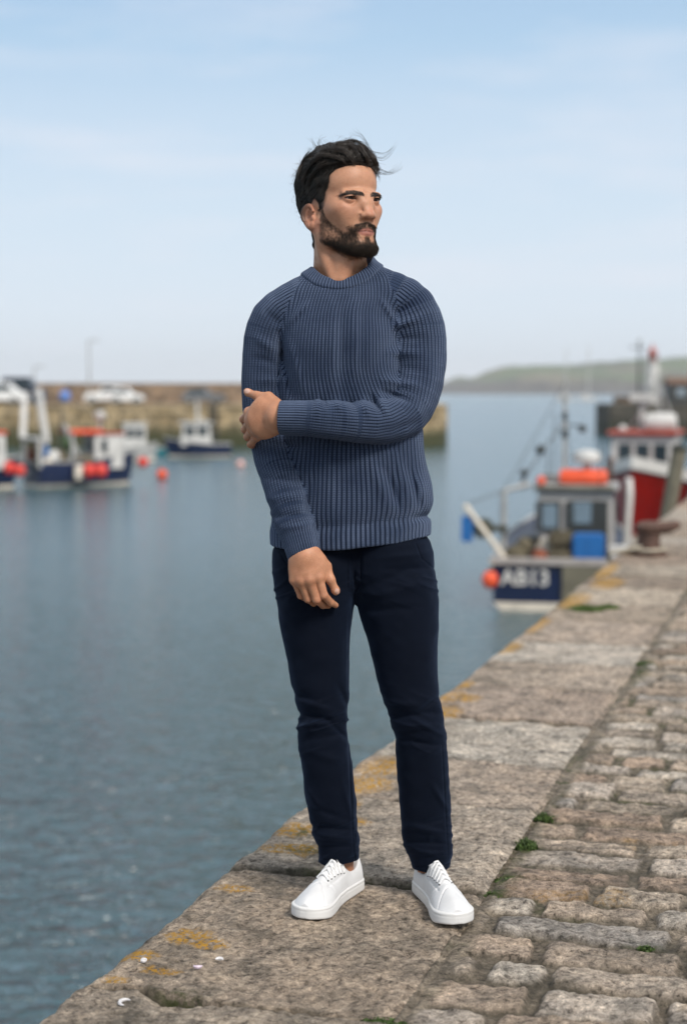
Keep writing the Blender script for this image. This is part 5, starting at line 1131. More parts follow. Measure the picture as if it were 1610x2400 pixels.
def f_upper(q):
    f, l, u = q[:, 0] / SL, q[:, 1], q[:, 2]
    top = np.interp(f, _OX, _TOP)
    k = np.clip((u - 0.02) / (top - 0.02), 0, 1)
    o, i = outline(np.clip(f, 0, 1)); w = np.where(l > 0, o, i)
    narrow = np.interp(f, [0, .2, .35, .55, .75, 1], [.42, .30, .58, .62, .50, .55])
    ww = np.maximum((w - 0.003) * (1 - narrow * k ** 2.0), 0.001)
    ctr = 0.004 * k
    ex = np.abs(l - ctr * 0) / ww
    n = np.interp(f, [0, .3, .5, 1], [3.0, 2.6, 2.2, 2.3])
    ky = np.clip((u - 0.015) / (top - 0.015), 0, 2)
    r = (ex ** n + ky ** (n + .6) + 1e-9) ** (1 / n)
    d = (r - 1) * np.minimum(ww, top - 0.015) * 0.75
    d = np.maximum(d, np.maximum(0.006 - q[:, 0], q[:, 0] - SL + 0.006)); d = np.maximum(d, 0.02 - u)
    # ankle opening
    c = np.array([0.058, -0.001, 0.098]); op = s_ell(q, c, (0.046, 0.026, 0.050)); d = smax(d, -op, 0.008)
    cr = np.sin(f * 95 + 8 * l * l * 400) * np.exp(-((f - .64) / .045) ** 2) * sstep(0.030, 0.05, u); d = d + 0.0007 * cr
    # vamp seams, toe cap step, facing step
    d = d + 0.0022 * np.exp(-((f - 0.72 - 2.6 * np.abs(l) ** 1.5 * 8) / 0.006) ** 2)
    fac = np.abs(np.abs(l - 0.001) - (0.020 + 0.004 * (f - .4))); d = d + 0.0018 * np.exp(-(fac / 0.0018) ** 2) * sstep(.34, .38, f) * sstep(.72, .68, f) * sstep(0.05, 0.06, u)
    return d.astype(F32)
def upper_top(f, l):
    top = np.interp(f, _OX, _TOP)
    o, i = outline(np.clip(f, 0, 1)); w = o if l > 0 else i
    for u in np.linspace(top + 0.004, 0.02, 120):
        if f_upper(np.array([[f * SL, l, u]], F32))[0] < 0: return u
    return 0.05
def trainer(heel, toe, side, label):
    """side +1: outer side on the man's left of the axis"""
    d = np.array([toe[0] - heel[0], toe[1] - heel[1]]); d /= np.linalg.norm(d); lat = np.array([-d[1], d[0]]) * side
    Mx = np.array([[d[0], lat[0], 0], [d[1], lat[1], 0], [0, 0, 1.0]])
    org = np.array([heel[0], heel[1], 0.002])
    tw = lambda q: np.asarray(q) @ Mx.T + org
    flip = lambda F: F if side < 0 else F[:, ::-1]
    det = np.linalg.det(Mx)
    fx = (lambda F: F) if det > 0 else (lambda F: F[:, ::-1])
    V, Fc = extract(f_upper, (-.01, -.07, -.005), (.31, .07, .12), 0.0022)
    up = man_part(mesh_np('trainer', tw(V), fx(Fc), M_leather)); up['label'] = label
    V, Fc = extract(f_sole, (-.01, -.07, -.008), (.31, .07, .05), 0.0022)
    so = mesh_np('sole', tw(V), fx(Fc), M_sole); so.parent = up
    # tongue and ankle lining
    mb = MB(); pts = []
    V2 = []; Fq = []
    for j, f in enumerate(np.linspace(.325, .42, 7)):
        z = np.interp(f, [.325, .42], [.103, .097])
        for kx, l in enumerate(np.linspace(-.017, .017, 9)): V2.append(tw([f * SL, l, z - 34 * l * l]))
    for j in range(6):
        for kx in range(8): Fq.append((j * 9 + kx, (j + 1) * 9 + kx, (j + 1) * 9 + kx + 1, j * 9 + kx + 1))
    tg = mb.add(V2, Fq).build('tongue', M_leather, up, True); md = tg.modifiers.new('thickness', 'SOLIDIFY'); md.thickness = 0.007; md.offset = -1
    # laces: bars and crossings over the instep, and eyelets
    lc = MB(); ey = MB(); fs = [.375, .43, .485, .54, .595, .65]
    ptsL = []
    for f in fs:
        w = 0.0185 - 0.004 * (f - .375) / .275
        ptsL.append(((f, -w), (f, w)))
    def P3(f, l, h=0.0035): return Vector(tw([f * SL, l, upper_top(f, l) + h]))
    def lace(a, b, h, r=0.0023):
        lc.tube([P3(a[0] + (b[0] - a[0]) * t, a[1] + (b[1] - a[1]) * t, h + 0.002 * math.sin(math.pi * t)) for t in np.linspace(0, 1, 6)], r, 6)
    for i, (a, b) in enumerate(ptsL):
        for q in (a, b): c = P3(*q, 0.0006); ey.ball(c, 0.0026, 8, 6, (1, 1, .6))
        if i < len(ptsL) - 1:
            lace(a, ptsL[i + 1][1], 0.0018); lace(b, ptsL[i + 1][0], 0.0032)
    lace(*ptsL[-1], 0.003)
    lace((fs[0] - .012, -.019), (fs[0] - .006, .020), 0.0030, .0026)
    lc.build('lace', M_lace, up, True); ey.build('eyelet', M_eyelet, up, True)
    return up
trainer((0.030, 3.805), (-0.094, 3.528), -1, 'white trainer on his right foot, toe turned out')
trainer((0.193, 3.785), (0.263, 3.485), 1, 'white trainer on his left foot, pointing forward')
# ================================================================== head, hands, hair
YAW, NOD = R(34), R(4.5)
_f0 = np.array([math.sin(YAW), -math.cos(YAW), 0]); _l = np.array([math.cos(YAW), math.sin(YAW), 0]); _z = np.array([0, 0, 1.0])
HF = _f0 * math.cos(NOD) + _z * math.sin(NOD); HU = _z * math.cos(NOD) - _f0 * math.sin(NOD)
HM = np.stack([_l, HF, HU], 1)                     # columns: left, forward, up
HO = np.array(P(802.4, 466 + 7.0, DP))
HS = 0.001
def h2w(q): return (np.asarray(q) * HS) @ HM.T + HO
def w2h(p): return ((p - HO.astype(F32)) @ HM.astype(F32)) / F32(HS)
def sym(q):
    r = q.copy(); r[:, 0] = np.abs(r[:, 0]); return r
EYE = (33.5, 73.5, -9.0); ER = 14.0
EAR_O = np.array([73.0, -11.0, -34.0]); _ed = np.array([math.sin(R(24)), -math.cos(R(24)), 0.05]); _ed /= np.linalg.norm(_ed); _eu = np.array([0.0, -0.18, 1.0]); _eu -= _ed * (_eu @ _ed); _eu /= np.linalg.norm(_eu); _en = np.cross(_ed, _eu)
if _en[0] < 0: _en = -_en
def f_ear(q):
    r = q - EAR_O.astype(F32); u = (r @ _ed.astype(F32) - 14) * 1.05; v = (r @ _eu.astype(F32)) * 1.22; w = r @ _en.astype(F32)
    w = w - 0.010 * u * u + 1.5
    su = np.where(v > 0, 19.0, 19.0 - 6 * np.clip(-v / 33, 0, 1)); k = np.sqrt((u / su) ** 2 + (v / 33.0) ** 2)
    e = (k - 1) * 17
    plate = smax(e, np.abs(w + 1.0) - 3.2, 2.0)
    rimw = np.where((u < -6) & (v < 8), 6.0, 0.0) + np.where(v < -16, 1.2, 0)
    rim = np.sqrt((e + 2.6) ** 2 + (w - 4.6) ** 2) - 3.4 + rimw
    d = smin(plate, rim, 2.5)
    k2 = np.sqrt(((u + 2) / 11.0) ** 2 + ((v + 2) / 20.0) ** 2); anti = np.sqrt(((k2 - 1) * 10) ** 2 + (w - 2.4) ** 2) - 2.6 + np.where(u < -3, 5, 0)
    d = smin(d, anti, 3.0)
    conch = s_ell(np.stack([u, v, w], 1), (-5, -4, 5.0), (8.5, 13.5, 7.0)); d = smax(d, -conch, 3.0)
    trag = s_ell(np.stack([u, v, w], 1), (-14, -7, 3), (4, 6.5, 4)); d = smin(d, trag, 3)
    lobe = s_ell(np.stack([u, v, w], 1), (-7, -28, 1), (8.5, 8, 3.8)); d = smin(d, lobe, 5)
    return d
def f_head_l(q):
    """head in local millimetres"""
    s = sym(q); a, b, c = s[:, 0], s[:, 1], s[:, 2]
    d = s_ell(s, (0, -13, 40), (77, 102, 75))
    d = smin(d, s_ell(s, (0, -54, -10), (55, 58, 54)), 20)
    d = smin(d, s_ell(s, (0, 36, 32), (55, 49, 48)), 20)
    d = smin(d, s_ell(s, (0, 34, -46), (58, 54, 64)), 26)
    d = smin(d, s_ell(s, (0, -8, -14), (70, 66, 58)), 22)
    d = smin(d, s_cap(s, (58, 2, -58), (54, 13, -90), 15, 14), 24)
    d = smin(d, s_cap(s, (54, 13, -90), (23, 74, -118), 14, 14), 20)
    d = smin(d, s_ell(s, (0, 50, -104), (40, 36, 26)), 16)
    d = smin(d, s_ell(s, (0, 78, -115), (24, 16, 19)), 16)
    d = smin(d, s_ell(s, (45, 51, -28), (20, 27, 17)), 30)                         # cheekbone
    d = smin(d, s_ell(s, (25, 63, -46), (18, 20, 26)), 22)                         # cheek
    d = smin(d, s_ell(s, (0, 66, -78), (33, 29, 28)), 18)                          # mouth mound
    d = smin(d, s_ell(s, (16, 82, -32), (12, 12, 22)), 18)                         # soft bridge from nose to cheek
    d = smin(d, s_cap(s, (13, 89, 0), (46, 77, 3), 8.0, 7.5), 12)                  # brow ridge
    d = smax(d, -s_ell(s, (37, 96, -13), (16, 15, 8.5)), 12)                         # eye socket
    g = s * np.array([0.54, 1, 1], F32)
    d = smin(d, s_cap(g, (0, 87, 2), (0, 99, -20), 7.0, 6.4), 17)                  # nose
    d = smin(d, s_cap(g, (0, 99, -20), (0, 106, -46), 6.2, 7.6), 7)
    d = smin(d, s_ell(s, (0, 105.5, -49), (11, 11, 8.5)), 6)
    d = smin(d, s_ell(s, (14.5, 95, -50), (7, 12, 7.5)), 6)
    d = smin(d, s_cap(s, (0, 103.5, -54), (0, 95, -59), 4.5, 5), 4)
    d = smax(d, -s_ell(s, (8, 101, -59), (4.2, 6.5, 4.2)), 2.5)
    d = smax(d, -s_cap(s, (0, 101, -63), (0, 101, -70), 2.6, 3.0), 5)              # philtrum
    up = s_cap(s, (0, 90, -77.5), (23, 82, -81.8), 5.8, 2.8); d = smin(d, up, 5)       # lips
    lo = s_cap(s, (0, 89.5, -89), (19, 83.5, -87), 7.0, 3.6); d = smin(d, lo, 5)
    d = smax(d, -(s_cap(s, (0, 97.5, -83), (27, 83, -84.5), 0.5, 0.4)), 1.6)
    d = smax(d, -s_ell(s, (0, 103, -101), (17, 8, 6)), 8)                            # dip under the lower lip
    d = smax(d, -s_cap(s, (21, 97, -50), (31, 90, -71), 1.0, 1.0), 7)             # fold from nose to mouth
    d = smax(d, -s_cap(s, (4.5, 98, 5), (5.5, 97, 18), 1.2, 0.8), 5)            # frown lines
    for cw, hw in ((34, 30), (43, 34), (52, 26)): d = smax(d, -s_cap(s, (0, 88.5 - (cw - 34) * 0.06, cw), (hw, 76 - (cw - 34) * 0.1, cw + 1.5), 0.5, 0.2), 4)
    # eyelids
    e = s - np.array(EYE, F32); R_ = np.sqrt((e * e).sum(1))
    x = e[:, 0] / 15.5; upc = 2.7 * np.clip(1 - x * x, 0, 1) ** 0.75 + 0.5 * x; loc = -3.7 * np.clip(1 - x * x, 0, 1) ** 0.8 + 0.8 * x
    lid = R_ - (ER + 1.9 + 0.5 * np.exp(-((e[:, 2] - upc) / 1.4) ** 2))
    slit = np.maximum(np.maximum(e[:, 2] - upc, loc - e[:, 2]), 4 - e[:, 1])
    lid = smax(lid, -slit, 1.2)
    d = smin(smax(d, -np.maximum(slit, R_ - ER - 4), 1.2), lid, 3.2)
    d = smax(d, -(R_ - ER + 0.8), 0.8)
    d = smin(d, f_ear(s), 4.0)
    return d
NECK = Limb([(*h2w((0, -20, -30)), .054), (*h2w((0, -22, -75)), .0575), (*(np.array(P(797, 610, 3.715))), .0615), (*(np.array(P(798, 650, 3.725))), .067), (*(np.array(P(800, 700, 3.73))), .085)], 12)
SCM = Limb([(*h2w((-66, -14, -58)), .010), (*(np.array(P(762, 600, 3.665))), .0125), (*(np.array(P(783, 660, 3.645))), .010)], 8)
SCM2 = Limb([(*(np.array(P(812, 585, 3.66))), .008), (*(np.array(P(800, 655, 3.645))), .012)], 5)
def f_body_head(p):
    d = f_head_l(w2h(p)) * F32(HS)
    n = NECK.d(p); n = smin(n, SCM.d(p), 0.022); n = smin(n, SCM2.d(p), 0.02)
    n = smin(n, s_ell(p, np.array(P(808, 625, 3.652)), (.012, .012, .018)), 0.03)   # larynx
    d = smin(d, n, 0.020)
    return d.astype(F32)
# ---- hands: traced joints -> tapered fingers on a palm of metacarpals
def zl(zx, zy, y): return np.array(P(540 + zx * 220 / 1568, 890 + zy * 170 / 1212, y))     # the gripping hand
def zr(zx, zy, y): return np.array(P(650 + zx * 180 / 1568, 1260 + zy * 180 / 1568, y))     # the hanging hand
def finger(p, pts, rad, k=0.004):
    d = None
    for i in range(len(pts) - 1):
        c = s_cap(p, pts[i], pts[i + 1], rad[i] * .93, rad[i + 1] * .93); d = c if d is None else smin(d, c, k)
    return d
def hand(p, wrist, wr, mcps, fings, thumb, thumb_r, mrad, knuck=0.0015, tendon=0.0, fill=None, back=None):
    d = None
    for m, rr, w in zip(mcps, mrad, wrist):
        c = s_cap(p, w, m, wr, rr); d = c if d is None else smin(d, c, 0.013)
    for q, r in (fill or []): d = smin(d, s_ell(p, q, r), 0.022)
    fd = None
    for pts, rad in fings:
        c = finger(p, pts, rad)
        fd = c if fd is None else smin(fd, c, 0.0022)
    d = smin(d, fd, 0.006)
    for m in mcps: d = smin(d, s_ell(p, m + np.array([0, -0.0035, 0]), (.0085, .0075, .0085)), 0.008)
    t = finger(p, thumb, thumb_r, 0.007); d = smin(d, t, 0.006)
    for m, w in zip(mcps, wrist):                                                   # extensor tendons
        b = back * 0.0105
        d = smin(d, s_cap(p, w + (m - w) * 0.35 + b, m + b * 0.75, .0012, .0018), 0.007)
    return d
YL = 3.70 - .168
HL = dict(wrist=[zl(800, 480, YL + .004), zl(795, 590, YL - .001), zl(795, 690, YL), zl(800, 790, YL + .006)], wr=.0155,
    mcps=[zl(318, 545, 3.588), zl(330, 690, 3.582), zl(372, 835, 3.586), zl(438, 945, 3.594)], mrad=[.0125, .0125, .012, .011],
    fings=[([zl(318, 550, 3.588), zl(222, 660, 3.628), zl(262, 745, 3.672), zl(340, 790, 3.70)], [.0108, .0098, .0088, .0075]),
           ([zl(330, 695, 3.582), zl(250, 835, 3.624), zl(300, 900, 3.672), zl(380, 930, 3.70)], [.0108, .0100, .009, .0075]),
           ([zl(372, 840, 3.586), zl(290, 955, 3.628), zl(345, 1010, 3.672), zl(420, 1035, 3.70)], [.0106, .0096, .0086, .007]),
           ([zl(438, 955, 3.594), zl(338, 1085, 3.63), zl(390, 1110, 3.67), zl(450, 1110, 3.69)], [.0098, .0082, .0074, .0062])],
    thumb=[zl(800, 430, YL + .010), zl(640, 290, 3.562), zl(440, 268, 3.578), zl(300, 215, 3.594), zl(275, 195, 3.597)], thumb_r=[.014, .0118, .0100, .0086, .0070],
    back=np.array([0, -1.0, 0]), fill=[(zl(560, 640, 3.562), (.035, .0135, .040)), (zl(640, 410, 3.560), (.026, .013, .018))])
HR = dict(wrist=[zr(730, 330, 3.555), zr(620, 380, 3.55), zr(500, 430, 3.552), zr(390, 500, 3.56)], wr=.0165,
    mcps=[zr(845, 800, 3.545), zr(660, 850, 3.540), zr(490, 870, 3.545), zr(355, 860, 3.556)], mrad=[.0125, .0125, .012, .0110],
    fings=[([zr(845, 810, 3.545), zr(945, 1175, 3.548), zr(1090, 1320, 3.572), zr(1190, 1380, 3.588)], [.0118, .0102, .0090, .0072]),
           ([zr(660, 860, 3.540), zr(800, 1265, 3.548), zr(930, 1375, 3.586), zr(1050, 1390, 3.60)], [.0115, .0102, .0090, .0075]),
           ([zr(490, 880, 3.545), zr(625, 1250, 3.556), zr(740, 1330, 3.594), zr(880, 1350, 3.61)], [.0112, .0096, .0086, .0075]),
           ([zr(355, 870, 3.556), zr(478, 1185, 3.570), zr(580, 1250, 3.604), zr(700, 1280, 3.62)], [.0098, .0082, .0074, .0065])],
    thumb=[zr(800, 420, 3.56), zr(990, 590, 3.562), zr(1085, 860, 3.555), zr(1190, 1080, 3.560), zr(1200, 1105, 3.561)], thumb_r=[.016, .0130, .0105, .0090, .0075],
    back=np.array([0, -1.0, 0]), fill=[(zr(600, 620, 3.556), (.033, .014, .040)), (zr(870, 560, 3.560), (.016, .012, .022))])
foreL = [(zl(1000, 640, 3.536), .0285), (zl(800, 640, YL + .003), .0265)]; foreR = [(np.array(T(690, 1225, -.122)), .0290), (zr(560, 380, 3.556), .0265)]
def f_handL(p):
    d = hand(p, **HL); d = smin(d, s_cap(p, foreL[0][0], foreL[1][0], foreL[0][1], foreL[1][1]), 0.014)
    return d.astype(F32)
def f_handR(p):
    d = hand(p, **HR); d = smin(d, s_cap(p, foreR[0][0], foreR[1][0], foreR[0][1], foreR[1][1]), 0.016)
    return d.astype(F32)
# hidden by the clothes, but the body goes on underneath
_armLb = Limb([(*r_[:3], r_[3] - .018) for r_ in [row(865, 690, .002, .05), row(930, 715, .0, .058), row(955, 810, -.01, .058), row(925, 940, -.062, .052), row(800, 963, -.150, .048), row(650, 954, -.166, .042)]], 12)
_armRb = Limb([(*r_[:3], r_[3] - .018) for r_ in [row(700, 690, .002, .05), row(635, 725, .0, .055), row(606, 840, .0, .054), row(620, 975, -.004, .055), row(668, 1175, -.104, .046), row(690, 1240, -.126, .042)]], 12)
_tor = Stack([(690, 700, 880, .002, .085), (780, 665, 875, .002, .10), (900, 660, 900, .002, .10), (1050, 660, 930, .002, .095), (1180, 650, 950, 0, .085), (1270, 665, 945, 0, .07)])
_lgR = Limb([row(738, 1330, 0, .058), row(735, 1620, -.012, .048), row(765, 1850, .03, .043), row(776, 1985, .055, .033), row(772, 2030, .05, .036)], 10)
_lgL = Limb([row(892, 1330, 0, .058), row(945, 1620, -.012, .048), row(972, 1850, .02, .043), row(985, 1995, .045, .033), row(990, 2040, .04, .036)], 10)
def f_hidden(p):
    d = _tor.d(p)
    for l, k in ((_armLb, .03), (_armRb, .03), (_lgR, .03), (_lgL, .03)): d = smin(d, l.d(p), k)
    d = smin(d, NECK.d(p), .03)
    return d.astype(F32)
def skin_material():
    k = NT('skin'); co = k.coord(); tint = k.attr('tint', 'Color'); n = k.noise(co, 55, 5, 0.6); n2 = k.noise(co, 420, 3, 0.6)
    c = k.mix(1.0, tint, k.ramp(n, [(0.3, (0.90, 0.86, 0.84)), (0.6, (1.03, 1.03, 1.03))]), 'MULTIPLY')
    c = k.mix(1.0, c, k.ramp(n2, [(0.3, (0.90, 0.88, 0.87)), (0.6, (1.04, 1.04, 1.04))]), 'MULTIPLY')
    k.l(c, k.b.inputs['Base Color']); k.setv(Roughness=0.50); k.b.inputs['Specular IOR Level'].default_value = 0.32
    k.b.inputs['Subsurface Weight'].default_value = 0.18; k.b.inputs['Subsurface Radius'].default_value = (1.0, 0.35, 0.18); k.b.inputs['Subsurface Scale'].default_value = 0.006
    b = k.bump(n2, 0.25, 0.0006); k.l(b, k.b.inputs['Normal']); return k.m
M_skin = skin_material()
def cheek_line(b):                                 # upper edge of the beard along the cheek
    return np.interp(b, [-5, 12, 20, 27, 40, 60, 74, 84], [-2, -6, -22, -43, -62, -80, -84, -82])
def beard_density(q):
    """0..1 how dense the beard grows at head-local points (mm)"""
    s = sym(q); a, b, c = s[:, 0], s[:, 1], s[:, 2]
    jaw = sstep(4, -7, c - cheek_line(b)) * sstep(4, 14, b)
    low = sstep(-136, -122, c + np.clip(70 - b, 0, 70) * -0.42) if False else sstep(0, 12, c - np.interp(b, [0, 15, 45, 75], [-98, -108, -128, -136]))
    under = 0.45 * sstep(0, 26, c - np.interp(b, [0, 15, 45, 75], [-118, -128, -150, -150])) * sstep(8, 30, b)
    d = jaw * np.maximum(low, under)
    sparse = np.exp(-(((b - 42) / 20) ** 2 + ((c + 78) / 14) ** 2)) * 0.30                # thinner patch on the cheek
    d = d * (1 - sparse)
    mouth = np.exp(-((np.clip(a - 0, 0, None) / 23) ** 4 + ((c + 86) / 14) ** 4)) * sstep(74, 82, b)
    d = d * (1 - mouth)
    side = sstep(21, 26, a) * sstep(-66, -76, c) * sstep(66, 74, b); d = np.maximum(d, 0.9 * side * sstep(-104, -98, c) * sstep(44, 34, a))
    tash = sstep(0, 5, -(c + 60.5 + 0.18 * a)) * sstep(0, 3, c + 75 + 0.20 * a) * sstep(30, 24, a) * sstep(76, 84, b); d = np.maximum(d, tash * 1.7)
    soul = np.exp(-((a / 8) ** 4 + ((c + 98) / 6) ** 4)) * sstep(70, 80, b); d = np.maximum(d, 0.9 * soul)
    bare = np.exp(-(((a - 15) / 8) ** 4 + ((c + 99) / 8) ** 4)) * sstep(70, 78, b); d = d * (1 - 0.85 * bare)
    chin = sstep(-104, -112, c) * sstep(60, 72, b) * sstep(-138, -130, c); d = np.maximum(d, 0.95 * chin * sstep(34, 26, a))
    lips = sstep(1.1, 0.9, np.sqrt((a / 23) ** 2 + ((c + 84) / 10.5) ** 2)) * (b > 80)
    return np.clip(d * (1 - lips), 0, 1.25)
def brow_mask(q):
    s = sym(q); a, b, c = s[:, 0], s[:, 1], s[:, 2]
    mid = np.interp(a, [8, 14, 28, 40, 52, 60], [-4.0, -1.8, 2.0, 3.2, -1.0, -6.0]); w = np.interp(a, [8, 16, 34, 50, 60], [3.2, 4.6, 4.4, 3.0, 1.4])
    return sstep(1.15, 0.75, np.abs(c - mid) / w) * sstep(7, 10, a) * sstep(55, 48, a) * (b > 45)
def hair_edge(q):
    """>0 inside the hair region on the scalp (mm-ish)"""
    s = sym(q); a, b, c = s[:, 0], s[:, 1], s[:, 2]
    # front boundary: how far forward hair reaches at height c
    fb = np.interp(c, [-75, -60, -35, -20, -5, 12, 22, 34, 48, 60, 68, 76, 120], [-42, -30, -10, 27, 30, 31, 42, 47, 49, 60, 80, 118, 160])
    e1 = fb - b
    ear = np.sqrt(((b + 6) / 20) ** 2 + ((c + 36) / 36) ** 2) * 20 - 20                        # clear of the ear
    ear = np.where((b > 8) & (c > -40), 40, ear)
    e2 = c + 104 + 0.25 * np.clip(-b - 60, 0, 40)
    return np.minimum(np.minimum(e1, e2), ear)
def build_body():
    lo = HO + np.array([-.16, -.16, -.22]); hi = HO + np.array([.16, .16, .15])
    V, Fc = extract(f_body_head, lo, hi, 0.00155, project=1)
    q = w2h(V.astype(F32)); s = sym(q); a, b, c = s.T
    base = np.array([0.45, 0.235, 0.145]); tint = np.repeat(base[None], len(V), 0)
    def blend(m, col): tint[:] = tint * (1 - m[:, None]) + np.array(col) * m[:, None]
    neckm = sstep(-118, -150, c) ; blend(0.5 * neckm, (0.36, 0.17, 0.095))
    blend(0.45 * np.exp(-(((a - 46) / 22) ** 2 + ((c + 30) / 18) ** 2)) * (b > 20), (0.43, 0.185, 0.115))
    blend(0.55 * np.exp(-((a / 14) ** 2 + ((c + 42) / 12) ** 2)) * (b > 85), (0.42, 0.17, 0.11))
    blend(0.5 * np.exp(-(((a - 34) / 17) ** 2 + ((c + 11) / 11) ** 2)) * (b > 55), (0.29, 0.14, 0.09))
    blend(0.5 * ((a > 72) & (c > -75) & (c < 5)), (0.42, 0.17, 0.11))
    lipm = sstep(1.1, 0.85, np.sqrt((a / 24) ** 2 + ((c + 83.5) / np.where(c > -83, 8.0, 11.0)) ** 2)) * sstep(80, 86, b); blend(lipm, (0.33, 0.135, 0.10))
    blend(0.75 * lipm * np.exp(-((c + 83.6) / 1.9) ** 2), (0.10, 0.03, 0.025))
    ax_ = a - EYE[0]; lidl = np.exp(-((c - 2.2 - EYE[2]) / 1.5) ** 2 - (ax_ / 13) ** 4) * (b > 70); blend(0.55 * lidl, (0.05, 0.028, 0.02))
    bd = beard_density(q); nz = 0.75 + 0.35 * vnoise(q[:, 0] / 3, q[:, 1] / 3, q[:, 2] / 5, seed=401)
    blend(np.clip(bd * 0.62 * nz, 0, 0.85), (0.035, 0.026, 0.02))
    blend(0.5 * brow_mask(q), (0.03, 0.02, 0.015))
    blend(np.clip(sstep(-7, 9, hair_edge(q)) * 0.9, 0, 1) * (c > -90), (0.012, 0.010, 0.009))
    parts = [(V, Fc, tint)]
    for f, lo, hi, sd in ((f_handL, zl(100, 100, 3.5), zl(1050, 1180, 3.75), 0), (f_handR, zr(150, 100, 3.47), zr(1350, 1500, 3.70), 1)):
        l_, h_ = np.minimum(lo, hi) - 0.012, np.maximum(lo, hi) + 0.012
        if sd: h_[2] += 0.03
        v, fc = extract(f, l_, h_, 0.0013, project=1)
        t = np.repeat(np.array([[0.44, 0.215, 0.125]]), len(v), 0)
        nn = vnoise(v[:, 0] * 60, v[:, 1] * 60, v[:, 2] * 60, seed=411)[:, None] * 0.10; t = t * (1 + nn)
        H = HR if sd else HL
        for m in H['mcps'] + [fg[0][1] for fg in H['fings']]:
            k = np.exp(-((v - m) ** 2).sum(1) / (0.011 ** 2))[:, None] * 0.45; t = t * (1 - k) + np.array([0.38, 0.15, 0.095]) * k
        tp = H['thumb']; ax = (tp[3] - tp[2]) / np.linalg.norm(tp[3] - tp[2]); nc = tp[3] + ax * 0.0015 + np.array([0.0035 if sd else 0.0, -0.0085, 0.003 if not sd else 0.0])
        r = v - nc; al = r @ ax; pr = r - al[:, None] * ax; kk = sstep(1.15, 0.95, np.sqrt((al / 0.0075) ** 2 + ((pr ** 2).sum(1)) / 0.0055 ** 2))[:, None]
        t = t * (1 - kk) + np.array([0.52, 0.33, 0.26]) * kk
        parts.append((v, fc, t))
    v, fc = extract(f_hidden, (-.26, 3.42, .02), (.26, 3.90, 1.56), 0.008, blk=8, project=1)
    parts.append((v, fc, np.repeat(np.array([[0.36, 0.17, 0.10]]), len(v), 0)))
    Vs, Fs, Ts, n = [], [], [], 0
    for v, fc, t in parts: Vs.append(v); Fs.append(fc + n); Ts.append(t); n += len(v)
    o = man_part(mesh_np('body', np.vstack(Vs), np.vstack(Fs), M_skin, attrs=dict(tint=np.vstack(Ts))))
    return V, Fc, o
HEAD_V, HEAD_F, BODY = build_body()
# ---- eyes
def eye_material():
    k = NT('eyeball'); co = k.attr('iris')
    c = k.ramp(co, [(0.0, (0.004, 0.003, 0.003)), (0.14, (0.004, 0.003, 0.003)), (0.19, (0.022, 0.010, 0.006)), (0.42, (0.03, 0.014, 0.008)), (0.48, (0.008, 0.006, 0.005)), (0.56, (0.20, 0.16, 0.145)), (1.0, (0.22, 0.14, 0.12))])
    k.l(c, k.b.inputs['Base Color']); k.setv(Roughness=0.15); k.b.inputs['Specular IOR Level'].default_value = 0.2; return k.m
M_eye = eye_material()
for sd in (-1, 1):
    mb = MB(); mb.ball((0, 0, 0), ER * HS, 28, 20); c = h2w((EYE[0] * sd, EYE[1], EYE[2])); V = np.array(mb.v)
    look = HF * 0.985 - _l * 0.10 - HU * 0.02; look /= np.linalg.norm(look)
    ang = np.arccos(np.clip((V @ look) / (ER * HS), -1, 1))
    o = mb.build('eye', M_eye, None, True); at_ = o.data.attributes.new('iris', 'FLOAT', 'POINT'); at_.data.foreach_set('value', (ang / 1.0).astype(np.float32))
    o.location = c; man_part(o)
# ---- hair: a dark under-layer hugging the scalp, then strands
def hair_thick(q):
    s = sym(q); a, b, c = s.T
    top = sstep(40, 100, c)
    t = 7 + 17 * top - 4 * sstep(40, 95, b) * sstep(45, 80, c) - 8 * sstep(30, 70, a) * sstep(45, 90, c) * sstep(30, -20, b) - 6 * sstep(-30, -80, b) * sstep(50, 90, c) + 10 * sstep(-10, -80, b) * sstep(-60, 10, c) - 1 * sstep(0, -60, c)
    t = t - 3 * sstep(20, 60, q[:, 0]) * sstep(40, 75, c) * sstep(20, 70, b)        # the quiff falls to his left
    return t
def f_scalp(q):
    d = s_ell(q, (0, -13, 40), (77, 102, 75)); d = smin(d, s_ell(q, (0, 36, 32), (55, 49, 48)), 20); d = smin(d, s_ell(sym(q), (0, -8, -14), (70, 66, 58)), 22)
    d = smin(d, s_ell(q, (0, -54, -10), (55, 58, 54)), 20)
    nk = s_cap(q, (0, -22, -30), (0, -24, -100), 55, 58); return smin(d, nk, 20)
def f_hair(q):
    n = 2.0 * vnoise(q[:, 0] / 7, q[:, 1] / 18, q[:, 2] / 12, seed=421) + 1.0 * vnoise(q[:, 0] / 3, q[:, 1] / 9, q[:, 2] / 7, seed=422)
    tw = sstep(55, 90, q[:, 2]); ac = 0.80 * q[:, 0] + 0.60 * q[:, 1]; al = 0.6 * q[:, 0] - 0.8 * q[:, 1]
    n = n * (1 - tw) + tw * (4.2 * vnoise((ac + 4 * vnoise(al / 20, ac / 20, seed=425)) / 9, al / 34, q[:, 2] / 40, seed=423) + 1.5 * vnoise(ac / 4, al / 20, q[:, 2] / 20, seed=424))
    e = hair_edge(q)
    d = f_scalp(q) - (hair_thick(q) * (0.35 * sstep(-2, 8, e) + 0.65 * sstep(0, 40, e)) + n * sstep(2, 12, e) - 2.0) - 1.0
    return smax(d, -(e + 1.5 + 0.8 * n), 4.0).astype(F32)
